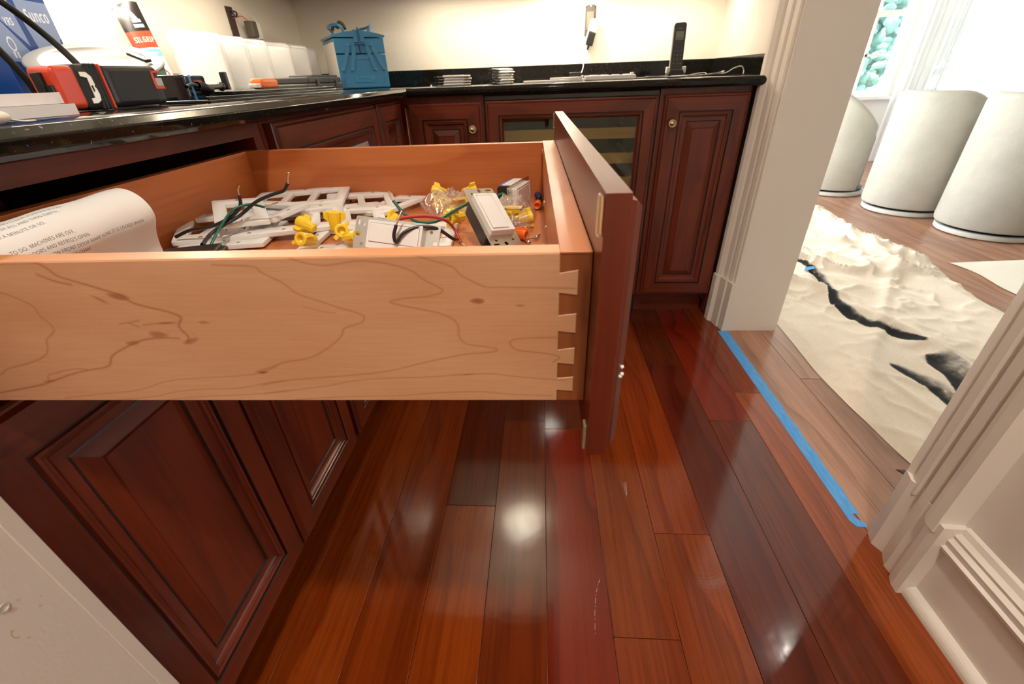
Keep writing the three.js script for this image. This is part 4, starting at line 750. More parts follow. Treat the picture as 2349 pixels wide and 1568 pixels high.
// plastic-wrapped white light packages standing in a row
{
  const core = rbx(-0.062, 0.062, 0, 0.150, -0.016, 0.016, 0.014, 'y', 4);
  const film = (() => { const g = new RoundedBoxGeometry(0.138, 0.162, 0.044, 8, 0.018); const p = g.attributes.position; for (let i = 0; i < p.count; i++) { const x = p.getX(i), y = p.getY(i); const f = 0.0045 * (fbm(x * 40 + y * 18 + 50, y * 9 + 50, 900, 900, 7, 2) - 0.5); p.setZ(i, p.getZ(i) + f * Math.sign(p.getZ(i))); } g.computeVertexNormals(); g.translate(0, 0.082, 0); return g; })();
  const filmMat = phy({ color: lin(0.95, 0.95, 0.95), roughness: 0.22, transmission: 0.75, thickness: 0, ior: 1.4 });
  const names = ['largest plastic wrapped white package, first in the row by the packet', 'second plastic wrapped white package in the row', 'third plastic wrapped white package in the row', 'fourth plastic wrapped white package, with shiny film spots', 'fifth plastic wrapped package with a bluish fold', 'last plastic wrapped white package, next to the blue toolbox'];
  const at = [[-0.985, -1.46, 1.0, 50], [-0.98, -1.58, 0.98, 50], [-0.975, -1.70, 0.97, 52], [-0.97, -1.85, 0.96, 52], [-0.965, -1.99, 0.96, 54], [-0.985, -2.11, 0.95, 54]];
  at.forEach(([x, z, s, a], i) => { const t = thing('wrapped_package', names[i], 'package', [x, CY + 0.003, z], 0, 'wrapped packages along the left wall'); t.rotation.set(R(-8), R(a), R(-3), 'YXZ'); t.scale.setScalar(s); mesh('white_core', core, whiteMatte, t); mesh('film_wrap', film, filmMat, t); });
  const b = new RoundedBoxGeometry(0.11, 0.028, 0.13, 5, 0.012); const p = b.attributes.position; for (let i = 0; i < p.count; i++) p.setY(i, p.getY(i) + 0.006 * Math.sin(p.getX(i) * 60 + p.getZ(i) * 35) * (p.getY(i) > 0 ? 1 : 0)); b.computeVertexNormals();
  const m = single('white_pouch', b, whiteMatte, 'low white pouch lying in front of the wrapped packages', 'pouch'); m.position.set(-0.86, CY + 0.0142, -1.22);
}
// black trays, orange tool, small knife, black case
{
  const tr = thing('flat_tray', 'long flat black tray lying along the counter edge', 'tray', [-0.640, CY, -1.17]);
  mesh('tray', mrg([rbx(-0.05, 0.05, 0.0, 0.005, -0.31, 0.31, 0.0015), rbx(0.044, 0.05, 0.005, 0.010, -0.31, 0.31, 0.001), rbx(-0.05, -0.044, 0.005, 0.010, -0.31, 0.31, 0.001)]), blackGloss, tr);
  const m = single('flat_sheet', rbx(-0.06, 0.06, 0, 0.006, -0.22, 0.22, 0.0015), blackGloss, 'flat glossy black sheet resting on the black tray', 'sheet'); m.position.set(-0.655, CY + 0.0104, -1.22); m.rotation.y = R(1.5);
  const o = thing('orange_tool', 'small orange plastic tool on the black sheet', 'tool', [-0.690, CY + 0.0168, -1.235], R(8));
  mesh('handle', rbx(-0.016, 0.016, 0, 0.022, -0.05, 0.05, 0.008, 'z', 4), orangePlastic, o); mesh('tip', rbx(-0.010, 0.010, 0.002, 0.012, 0.048, 0.075, 0.003, 'z', 3), whitePlastic, o);
  const k = thing('probe_tool', 'small black probe with pointed tip beside the power adapter', 'tool'); orient(k, [-0.690, CY + 0.0164, -1.045], [-0.12, 0, -0.99], [0, 1, 0]);
  mesh('shaft', (() => { const g = lathe([[0, 0], [0.005, 0.002], [0.0055, 0.055], [0.0085, 0.058], [0.0085, 0.062], [0.005, 0.070], [0.0008, 0.088], [0, 0.088]], 20); g.rotateZ(-Math.PI / 2); g.translate(-0.045, 0, 0.0085); return g; })(), blackPlastic, k);
  mesh('guard', rbx(0.03, 0.042, -0.008, 0.004, 0.002, 0.036, 0.002), blackPlastic, k);
  const c = thing('black_case', 'black plastic tool case in front of the wrapped packages', 'tool case', [-0.815, CY, -1.76], R(7));
  const mat = phy({ color: lin(0.045, 0.040, 0.035), roughness: 0.45 });
  mesh('base', rbx(-0.055, 0.055, 0, 0.024, -0.20, 0.20, 0.004, 'z', 3), mat, c); mesh('lid', rbx(-0.055, 0.055, 0.0248, 0.044, -0.20, 0.185, 0.005, 'z', 3), mat, c); mesh('ridge', rbx(-0.035, 0.045, 0.043, 0.050, -0.195, 0.10, 0.003, 'z', 3), mat, c);
  for (const z of [-0.12, 0.10]) mesh('latch', rbx(0.0545, 0.0595, 0.012, 0.036, z - 0.014, z + 0.014, 0.002, 'z', 2), mat, c);
}
// blue steel cantilever tool box
{
  const t = thing('toolbox', 'blue steel cantilever toolbox with hinge arms in the counter corner', 'toolbox', [-0.775, CY, -2.14], R(33));
  const w = 0.098, d = 0.115;
  mesh('body', rbx(-w, w, 0.002, 0.118, -d, d, 0.003), bluePaint, t);
  for (const s of [-1]) mesh('side_panel', rbx(-w - 0.0012, -w + 0.001, 0.004, 0.160, -d + 0.004, d - 0.004, 0.0006, 'z'), paleMetal, t);
  mesh('tray', rbx(-w, -0.003, 0.121, 0.172, -d, d, 0.003), bluePaint, t); mesh('tray', rbx(0.003, w, 0.121, 0.172, -d, d, 0.003), bluePaint, t);
  for (const s of [-1, 1]) {
    const lid = extrude([[0.003 * s, 0.174], [(w + 0.004) * s, 0.174], [(w + 0.006) * s, 0.181], [0.05 * s, 0.192], [0.003 * s, 0.196]], 2 * d + 0.006, 0.001); lid.translate(0, 0, -d - 0.003); mesh('lid', uvm(lid, 'z'), bluePaint, t);
    mesh('handle', tube([[s * 0.045, 0.188, 0.095], [s * 0.058, 0.212, 0.092], [s * 0.075, 0.217, 0.06], [s * 0.075, 0.217, -0.06], [s * 0.058, 0.212, -0.092], [s * 0.045, 0.188, -0.095]], 0.0048, 60, 10), bluePaint, t);
    for (const [x0, x1] of [[0.022, 0.046], [0.044, 0.082]]) {
      const a = V(s * x0, 0.148, d + 0.003), b = V(s * x1, 0.066, d + 0.003), L = a.distanceTo(b);
      const g = extrude(rrect(-0.007, 0.007, -L / 2 - 0.007, L / 2 + 0.007, 0.0068), 0.002, 0.0008); g.translate(0, 0, 0); g.rotateZ(Math.atan2(b.x - a.x, a.y - b.y)); g.translate((a.x + b.x) / 2, (a.y + b.y) / 2, d + 0.002);
      const arm = mesh('hinge_arm', g, bluePaint, t);
      for (const q of [a, b]) { const rv = new THREE.SphereGeometry(0.0045, 14, 8); rv.scale(1, 1, 0.5); rv.translate(q.x, q.y, d + 0.0048); mesh('rivet', rv, bluePaint, arm); }
    }
    mesh('latch', rbx(s * 0.004 - (s < 0 ? 0.016 : 0), s * 0.004 + (s > 0 ? 0.016 : 0), 0.158, 0.198, d, d + 0.005, 0.001), bluePaint, t);
  }
  mesh('hasp', mrg([rbx(-0.022, 0.022, 0.150, 0.156, d + 0.004, d + 0.009, 0.001), rbx(-0.003, 0.003, 0.122, 0.205, d + 0.002, d + 0.007, 0.001)]), blueDark, t);
  const em = mesh('embossed_frame', mrg([rbx(-0.085, 0.085, 0.006, 0.010, d - 0.001, d + 0.0015, 0.0008), rbx(-0.085, -0.081, 0.006, 0.060, d - 0.001, d + 0.0015, 0.0008), rbx(0.081, 0.085, 0.006, 0.060, d - 0.001, d + 0.0015, 0.0008), rbx(-0.04, 0.04, 0.022, 0.025, d - 0.001, d + 0.0015, 0.0005), rbx(-0.045, 0.045, 0.100, 0.112, d - 0.001, d + 0.0015, 0.001)]), bluePaint, t);
  const lt = canvasTex(256, 64, (c) => { c.fillStyle = '#2b79a6'; c.fillRect(0, 0, 256, 64); c.fillStyle = '#1a5c86'; c.font = 'bold 44px sans-serif'; c.fillText('TRUSCO', 34, 48); });
  const lg = rbx(-0.038, 0.038, 0.027, 0.044, d - 0.0005, d + 0.0008, 0.0002); { const p = lg.attributes.position, uv = lg.attributes.uv; for (let i = 0; i < p.count; i++) uv.setXY(i, (p.getX(i) + 0.038) / 0.076, (p.getY(i) - 0.027) / 0.017); }
  mesh('embossed_name', lg, phy({ map: lt, roughness: 0.3 }), t);
  single('tied_cloth', tube([[-0.83, CY + 0.203, -2.09], [-0.82, CY + 0.222, -2.095], [-0.805, CY + 0.212, -2.09], [-0.795, CY + 0.228, -2.085], [-0.78, CY + 0.222, -2.08], [-0.77, CY + 0.205, -2.075]], 0.006, 30, 7), std({ color: lin(0.05, 0.045, 0.02), roughness: 0.8 }), 'dark olive scrap of strap lying across the toolbox lids', 'strap');
}
// switch stacks and loose parts on the far counter
{
  const sb = mrg([rbx(-0.034, 0.034, 0, 0.0075, -0.0168, 0.0168, 0.002, 'x', 2)]), strap = rbx(-0.052, 0.052, 0.0026, 0.0040, -0.021, 0.021, 0.0006), tab = mrg([rbx(-0.066, -0.034, 0.0015, 0.0050, -0.012, -0.004, 0.0006), rbx(-0.066, -0.034, 0.0015, 0.0050, 0.004, 0.012, 0.0006)]), ear = rbx(0.034, 0.056, 0.001, 0.0066, -0.016, 0.016, 0.003);
  const stack = (x, z, n, turn, s, lab) => {
    for (let k = 0; k < n; k++) {
      const t = thing('outlet_blank', lab(k), 'wall device', [x + 0.003 * Math.sin(k * 2.1 + n), CY + k * 0.0079 * s, z + 0.002 * Math.cos(k * 1.7)], R(turn + 2 * Math.sin(k * 1.3)), 'stacked white wall devices'); t.scale.setScalar(s);
      mesh('white_face', sb, phy({ color: lin(0.76, 0.76, 0.76), roughness: 0.4 }), t); mesh('strap', strap, steel, t); mesh('tabs', tab, blackPlastic, t); mesh('ear', ear, paleMetal, t);
    }
  };
  stack(-0.325, -1.91, 4, 2, 1.12, k => ['lowest', 'second', 'third', 'topmost'][k] + ' white wall device in the wide stack of four on the far counter');
  stack(-0.150, -1.97, 6, 62, 1.1, k => ['lowest', 'second', 'third', 'fourth', 'fifth', 'topmost'][k] + ' white wall device in the tall narrow stack on the far counter');
  const pl = (n, x, y, z, a, l) => { const t = thing('wall_plate', l, 'wall plate', [x, CY + y, z], R(a)); mesh('frame', plateG[n], whitePlastic, t); };
  pl(3, 0.02, 0, -1.90, 5, 'white triple wall plate flat on the far counter under the outlet'); pl(2, 0.10, 0.0072, -1.93, -8, 'white double wall plate lying on the triple plate on the far counter'); pl(4, 0.16, 0, -2.06, 4, 'wide white wall plate at the back of the far counter');
  const st = thing('power_strip', 'white power strip with small switches lying on the far counter', 'power strip', [0.265, CY, -1.975], R(2));
  mesh('body', rbx(-0.095, 0.095, 0, 0.016, -0.022, 0.022, 0.004, 'x', 3), whitePlastic, st); for (let k = 0; k < 4; k++) mesh('socket', rbx(-0.075 + k * 0.042, -0.05 + k * 0.042, 0.0155, 0.0180, -0.012, 0.012, 0.001), whiteMatte, st); mesh('rocker_switch', rbx(0.078, 0.090, 0.0155, 0.0230, -0.008, 0.008, 0.001), whiteMatte, st);
  const pb = thing('black_plug', 'small black plug behind the white power strip', 'plug', [0.145, CY, -2.14], R(12)); mesh('body', rbx(-0.022, 0.022, 0, 0.030, -0.016, 0.016, 0.004, 'x', 3), blackPlastic, pb); mesh('prong', rbx(0.021, 0.034, 0.012, 0.018, -0.001, 0.001, 0.0004), chrome, pb);
  const cr = single('tile_spacer', lathe([[0, 0.009], [0.0035, 0.002], [0.004, 0]], 12), whiteMatte, 'tiny white cone left of the wide switch stack', 'spacer'); cr.position.set(-0.405, CY, -1.86);
  // cordless telephone on its cradle
  const tx = canvasTex(256, 1024, (c) => {
    c.fillStyle = '#12110f'; c.fillRect(0, 0, 256, 1024); c.fillStyle = '#6a6a60'; c.fillRect(44, 176, 168, 172); c.fillStyle = '#55554d'; c.fillRect(50, 300, 156, 40); c.fillStyle = '#55524c'; c.fillRect(86, 112, 84, 18);
    c.strokeStyle = '#3a3733'; c.lineWidth = 8; c.beginPath(); c.ellipse(128, 440, 74, 54, 0, 0, 7); c.stroke(); c.fillStyle = '#8b867c';
    ['1', '2', '3', '4', '5', '6', '7', '8', '9', '*', '0', '#'].forEach((s, i) => { c.font = 'bold 34px sans-serif'; c.fillText(s, 54 + (i % 3) * 68, 580 + Math.floor(i / 3) * 86); });
  });
  const ph = thing('cordless_phone', 'black cordless telephone standing in its cradle on the far counter', 'telephone', [0.535, CY, -2.07], R(-6));
  const hs = extrude(rrect(-0.0225, 0.0225, 0, 0.168, 0.009, 6), 0.016, 0.003); hs.translate(0, 0, -0.008); { const p = hs.attributes.position, uv = hs.attributes.uv; for (let i = 0; i < p.count; i++) uv.setXY(i, p.getX(i) / 0.045 + 0.5, p.getY(i) / 0.168); }
  const h = mesh('handset', hs, phy({ map: tx, roughness: 0.3 }), ph); h.position.set(0, 0.012, 0); h.rotation.x = R(-10);
  const hb = extrude(rrect(-0.0240, 0.0240, 0, 0.166, 0.009, 6), 0.007, 0.002); hb.translate(0, 0.001, -0.0145); const hbm = mesh('silver_back', hb, phy({ color: lin(0.55, 0.52, 0.48), roughness: 0.35 }), ph); hbm.position.copy(h.position); hbm.rotation.copy(h.rotation);
  const cg = extrude([[-0.036, 0], [0.036, 0], [0.030, 0.014], [0.023, 0.026], [-0.023, 0.026], [-0.030, 0.014]], 0.07, 0.003); cg.translate(0, 0, -0.045); mesh('cradle', cg, blackPlastic, ph);
  for (const s of [-1, 1]) { const e = rbx(s * 0.030 - 0.007, s * 0.030 + 0.007, 0.012, 0.036, -0.02, 0.018, 0.005, 'y', 3); mesh('cradle_ear', e, phy({ color: lin(0.62, 0.58, 0.52), roughness: 0.35 }), ph); }
  const cab = (pts, label, m, r = 0.0017) => single('thin_cable', tube(pts.map(([x, y, z]) => [x, CY + r + 0.0015 + y, z]), r, 90, 7), m, label, 'cable');
  cab([[0.36, 0, -1.98], [0.42, 0.001, -1.94], [0.46, 0.0015, -1.93], [0.49, 0, -1.97], [0.47, 0.002, -2.0], [0.43, 0, -1.99], [0.40, 0.003, -1.95], [0.50, 0, -1.92], [0.56, 0.001, -1.93]], 'thin grey cable coiled in front of the telephone', greyWire);
  cab([[0.50, 0, -2.0], [0.54, 0.002, -1.93], [0.60, 0.001, -1.92], [0.62, 0.008, -1.98], [0.58, 0.004, -2.0], [0.56, 0, -1.95], [0.64, 0.006, -1.90], [0.68, 0.012, -1.94]], 'thin dark cable looped beside the telephone', greyWire, 0.002);
  cab([[0.60, 0, -1.95], [0.64, 0.004, -1.91], [0.68, 0.006, -1.92], [0.71, 0.020, -1.93], [0.735, 0.024, -1.93], [0.745, 0.012, -1.93], [0.742, 0.001, -1.92]], 'white flat cable arching at the right end of the far counter', whiteWire, 0.002);
  cab([[0.37, 0.004, -1.99], [0.30, 0, -2.09], [0.24, 0.012, -2.12], [0.19, 0.012, -2.13], [0.165, 0.012, -2.135]], 'grey lead running from the black plug behind the power strip', greyWire);
  const zt = single('cable_tie_clip', rbx(-0.006, 0.006, 0, 0.007, -0.003, 0.003, 0.001), whiteMatte, 'small white clip on the cable loop at the far counter', 'clip'); zt.position.set(0.665, CY + 0.0085, -1.913); zt.rotation.set(0, 0.5, 0.4);
}
// open outlets on the walls with what hangs from them
{
  const o = thing('open_outlet', 'uncovered wall outlet with exposed steel strap on the far wall', 'outlet', [0.222, 1.165, WZ]);
  const sp = extrude([[-0.018, -0.050], [0.018, -0.050], [0.022, -0.040], [0.022, 0.040], [0.016, 0.050], [0.018, 0.058], [-0.018, 0.058], [-0.016, 0.050], [-0.022, 0.040], [-0.022, -0.040]], 0.0015, 0, [circ(0, 0.053, 0.0025)]); sp.translate(0, 0, 0.002); mesh('strap', sp, std({ color: lin(0.10, 0.09, 0.07), metalness: 0.3, roughness: 0.6 }), o);
  mesh('box', rbx(-0.024, 0.024, -0.055, 0.055, 0.0003, 0.0026, 0.001), std({ color: lin(0.05, 0.045, 0.04), roughness: 0.7 }), o);
  mesh('receptacle', rbx(-0.0165, 0.0165, -0.034, 0.034, 0.003, 0.010, 0.004, 'y', 3), std({ color: lin(0.16, 0.14, 0.11), roughness: 0.5 }), o);
  const scr = lathe([[0, 0.003], [0.004, 0.002], [0.0045, 0]], 16); scr.rotateX(Math.PI / 2); const s1 = mesh('screw', scr, chrome, o); s1.position.set(0.0, 0.053, 0.0035);
  const a = thing('wall_adapter', 'black and white plug adapter tilted out of the far outlet', 'adapter', [0.230, 1.118, WZ + 0.020]); a.rotation.z = R(-16);
  mesh('upper_block', rbx(-0.016, 0.016, 0.004, 0.052, -0.010, 0.024, 0.003, 'y', 3), phy({ color: lin(0.78, 0.70, 0.64), roughness: 0.4 }), a); mesh('black_block', rbx(-0.015, 0.015, -0.046, 0.004, -0.008, 0.026, 0.003, 'y', 3), blackPlastic, a); mesh('side_cap', rbx(-0.021, -0.0158, -0.036, 0.050, -0.008, 0.020, 0.002, 'y', 3), whitePlastic, a); mesh('strain_relief', (() => { const g = lathe([[0, 0], [0.005, 0], [0.003, -0.022], [0, -0.022]], 14); g.translate(0, -0.046, 0.010); return g; })(), blackPlastic, a);
  single('phone_cord', tube([[0.212, 1.056, WZ + 0.032], [0.206, 1.035, WZ + 0.05], [0.196, 1.01, WZ + 0.07], [0.188, 0.985, WZ + 0.12], [0.172, 0.965, WZ + 0.2], [0.150, 0.9458, WZ + 0.25], [0.120, 0.9448, WZ + 0.28]], 0.0022, 50, 8), whiteWire, 'white cord hanging from the far outlet down to the counter', 'cord');
  const o2 = thing('switch_opening', 'open switch box with loose parts hanging out on the left wall', 'switch box', [WX, 1.168, -1.90], Math.PI / 2);
  mesh('box', rbx(-0.020, 0.020, -0.045, 0.045, 0.0003, 0.004, 0.001), std({ color: lin(0.06, 0.03, 0.025), roughness: 0.7 }), o2);
  mesh('device', rbx(0.040, 0.075, -0.045, 0.006, 0.02, 0.05, 0.003, 'y', 2), std({ color: lin(0.10, 0.085, 0.06), roughness: 0.5 }), o2); mesh('device_face', rbx(0.066, 0.100, -0.050, 0.006, 0.032, 0.05, 0.004, 'y', 3), whitePlastic, o2);
  mesh('loose_wire', tube([[0.0, 0.01, 0.004], [0.02, 0.018, 0.03], [0.035, 0.006, 0.04], [0.05, 0.0, 0.04]], 0.0014, 24, 6), redWire, o2); mesh('loose_wire', tube([[0.005, 0.02, 0.004], [0.04, 0.03, 0.03], [0.075, 0.02, 0.045], [0.08, 0.005, 0.045]], 0.0012, 24, 6), whiteWire, o2); mesh('loose_wire', tube([[0.0, 0.035, 0.003], [0.012, 0.028, 0.02], [0.004, 0.015, 0.02], [0.0, 0.03, 0.012]], 0.003, 24, 6), blackWire, o2);
}
// ---------------------------------------------------------------- threshold tape and the next room
{
  // masking tape along the threshold, its near end torn
  const z0 = DZ0 + 0.004, z1 = DZ1 - 0.022, pts = [[0.764, z0], [0.806, z0]];
  for (let i = 0; i <= 24; i++) { const t = i / 24; pts.push([0.800 + 0.006 * (1 - t) + 0.002 * Math.sin(i * 2.1) * (i % 3 ? 1 : 0.3), z0 + (z1 - 0.03 - z0) * t]); }
  pts.push([0.782, z1 - 0.028], [0.785, z1 - 0.015], [0.798, z1 - 0.002], [0.796, z1 + 0.010], [0.772, z1 + 0.008], [0.764, z1 - 0.01]);
  const tt = dtex(256, 256, (u, v) => { const t = fbm(u * 40, v * 8, 40, 8, 201, 3); return mix3([62, 140, 206], [92, 168, 226], t); }, true, [6, 6]);
  const g = prism(pts, 0.0002, 0.0007); single('masking_tape', g, std({ map: tt, color: lin(0.92, 0.95, 1), roughness: 0.6 }), 'strip of blue masking tape along the doorway threshold', 'tape');
  const b = single('tape_piece', prism([[0, 0], [0.07, -0.03], [0.075, -0.06], [0.03, -0.05]], 0.0, 0.0006), std({ map: tt, roughness: 0.6 }), 'short scrap of blue masking tape on the drop cloth', 'tape'); b.position.set(1.36, 0.062, -2.19);
}
// canvas drop cloths with folds and black stains
const cvTex = (() => {
  const W = 1024, H = 2048, X0 = 1.0, X1 = 2.25, Z0 = -4.1, Z1 = -0.5;
  const t = canvasTex(W, H, (c, w, h) => {
    const im = c.createImageData(w, h);
    for (let j = 0; j < h; j++) for (let i = 0; i < w; i++) { const u = i / w, v = j / h, f = fbm(u * 8, v * 20, 8, 20, 401, 4), k = vn(u * 400, v * 900, 400, 900, 402); const b = 226 + 16 * (f - 0.5) + 10 * (k - 0.5), q = (j * w + i) * 4; im.data[q] = b; im.data[q + 1] = b - 14; im.data[q + 2] = b - 32; im.data[q + 3] = 255; }
    c.putImageData(im, 0, 0);
    const P = (x, z) => [(x - X0) / (X1 - X0) * w, (z - Z0) / (Z1 - Z0) * h];
    // stains: a long black streak with a ragged far side, and smears
    const ink = (pts, wd, al) => {
      for (let i = 0; i + 1 < pts.length; i++) for (let k = 0; k < 60; k++) {
        const t = k / 60, x = pts[i][0] + (pts[i + 1][0] - pts[i][0]) * t, z = pts[i][1] + (pts[i + 1][1] - pts[i][1]) * t, ww = wd[i] + (wd[i + 1] - wd[i]) * t;
        for (let m = 0; m < 16; m++) { const h = hash(k * 3 + 1, m, i + 7), o = h * h * ww; const [a2, b2] = P(x + o, z + 0.03 * (hash(m, k, i) - 0.5)); c.fillStyle = `rgba(24,24,26,${al * 0.5 * (1 - h)})`; c.beginPath(); c.ellipse(a2, b2, 3 + 5 * hash(m, k, 3), 3 + 6 * hash(k, m, 9), 0, 0, 7); c.fill(); }
      }
    };
    ink([[1.33, -2.52], [1.40, -2.36], [1.42, -2.20], [1.40, -2.06], [1.35, -1.90], [1.36, -1.77], [1.43, -1.64], [1.50, -1.56]], [0.04, 0.05, 0.06, 0.045, 0.035, 0.04, 0.035, 0.008], 0.9);
    ink([[1.46, -1.45], [1.43, -1.40], [1.43, -1.32], [1.41, -1.26], [1.37, -1.15]], [0.08, 0.12, 0.10, 0.05, 0.03], 0.22);
    ink([[1.30, -1.40], [1.32, -1.32], [1.33, -1.22], [1.32, -1.1]], [0.03, 0.07, 0.08, 0.05], 0.25);
  });
  t.wrapS = t.wrapT = THREE.ClampToEdgeWrapping; return { t, X0, X1, Z0, Z1 };
})();
const canvasBump = bumpNoise(411, 200, 200, 2, 512, [6, 12]);
const clothMat = std({ map: cvTex.t, roughness: 0.95, side: THREE.DoubleSide });
function foldH(x, z) {
  const ridge = (a, b, w) => { const d = a - b; return Math.exp(-(d * d) / (w * w)); };
  const cr = 1 / (1 + Math.exp(-(-z - 2.12 + 0.12 * Math.sin(x * 5)) * 9)) * (1 - 1 / (1 + Math.exp(-(-z - 3.3) * 5)) * 0.55);
  const n1 = fbm(x * 5 + 9, z * 5 + 40, 999, 999, 501, 3), wp = 0.5 * fbm(x * 2.2 + 11, z * 2.2 + 31, 999, 999, 515, 2), r1 = 1 - Math.abs(2 * fbm((x * 0.80 + z * 0.60) * 2.6 + 30 + wp * 3, (z * 0.80 - x * 0.60) * 7.5 + 60 + wp * 5, 999, 999, 505, 2) - 1), r2 = 1 - Math.abs(2 * fbm(x * 9 + 70, z * 10 + 90, 999, 999, 507, 2) - 1);
  const lx = 1.47 + 0.08 * Math.sin((z + 1.6) * 2.2), f1 = ridge(x, lx + 0.05 * Math.sin(z * 7), 0.045), f2 = ridge(x, 1.83 + 0.10 * Math.sin(z * 2.6), 0.05), f3 = ridge(x, 1.98 + 0.06 * Math.sin(z * 3.4 + 1), 0.04), f4 = ridge(x + 0.75 * z, 0.16, 0.03), f5 = ridge(x, 1.24 + 0.14 * (z + 1.2), 0.018);
  let y = 0.004 + 0.006 * n1 + 0.010 * Math.pow(r2, 5) + 0.028 * f1 * cl(0.3 + 0.7 * Math.sin(z * 1.4 + 3.4) + 0.4) + 0.030 * f2 + 0.034 * f3 + 0.014 * f4 + 0.012 * f5 * cl(-(z + 1.6) * -3);
  y += cr * (0.060 * Math.pow(r1, 4.0) + 0.012 * Math.pow(r2, 3));
  return y;
}
{
  const edgeL = z => 1.022 + 0.012 * Math.sin(z * 6) + (z < -2.0 ? 0.0 : 0) + 0.010 * fbm(z * 6 + 50, 3, 999, 99, 61, 2), edgeR = z => 2.05 + 0.10 * Math.sin(z * 1.9 + 0.4) + 0.03 * Math.sin(z * 7) + (z < -3 ? (-3 - z) * 0.22 : 0);
  const nu = 110, nv = 300, za = -4.05, zb = -0.86, pos = [], uv = [], idx = [];
  for (let j = 0; j <= nv; j++) for (let i = 0; i <= nu; i++) {
    const z = za + (zb - za) * j / nv, u = i / nu, x = edgeL(z) + (edgeR(z) - edgeL(z)) * u; let zz = z; if (j > nv * 0.94) zz = z + 0.25 * u * (j / nv - 0.94) / 0.06;
    const e = cl(Math.min(u, 1 - u) * 16 + 0.05, 0.05, 1); pos.push(x, 0.0012 + foldH(x, zz) * e, zz); uv.push((x - cvTex.X0) / (cvTex.X1 - cvTex.X0), 1 - (zz - cvTex.Z0) / (cvTex.Z1 - cvTex.Z0));
  }
  for (let j = 0; j < nv; j++) for (let i = 0; i < nu; i++) { const a = j * (nu + 1) + i, b = a + 1, c = a + nu + 1, d = c + 1; idx.push(a, c, b, b, c, d); }
  const g = new THREE.BufferGeometry(); g.setAttribute('position', new THREE.Float32BufferAttribute(pos, 3)); g.setAttribute('uv', new THREE.Float32BufferAttribute(uv, 2)); g.setIndex(idx); g.computeVertexNormals();
  const t = thing('drop_cloth', 'crumpled cream canvas drop cloth with black stains beyond the doorway', 'drop cloth'); mesh('cloth', g, clothMat, t);
  const cg = prism([[0.985, -0.905], [1.03, -0.90], [1.04, -0.865], [1.005, -0.872]], 0.0010, 0.0022); mesh('black_corner', cg, blackRubber, t).userData.label = 'black backing folded out at the corner';
}
{
  const A = [2.27, -2.43], n = 40, pos = [], idx = [];
  for (let j = 0; j <= n; j++) for (let i = 0; i <= n; i++) { const u = i / n, v = j / n, a = [2.27 + 1.0 * u, -2.43 - 0.07 * u], b = [2.29 + 1.0 * u, -1.70 + 0.2 * u]; const x = a[0] + (b[0] - a[0]) * v, z = a[1] + (b[1] - a[1]) * v; const xx = x + (1 - u) * 0.02 * Math.sin(v * 9); pos.push(xx, 0.002 + 0.02 * fbm(xx * 3 + 5, z * 3 + 30, 999, 999, 601, 3) * cl(Math.min(u, v) * 10 + 0.1), z); }
  for (let j = 0; j < n; j++) for (let i = 0; i < n; i++) { const a = j * (n + 1) + i, b = a + 1, c = a + n + 1, d = c + 1; idx.push(a, c, b, b, c, d); }
  const g = new THREE.BufferGeometry(); g.setAttribute('position', new THREE.Float32BufferAttribute(pos, 3)); g.setIndex(idx); g.computeVertexNormals();
  single('drop_cloth', g, std({ color: lin(0.70, 0.64, 0.55), roughness: 0.95, side: THREE.DoubleSide }), 'smaller flat cream drop cloth beside the upholstered stools', 'drop cloth');
}
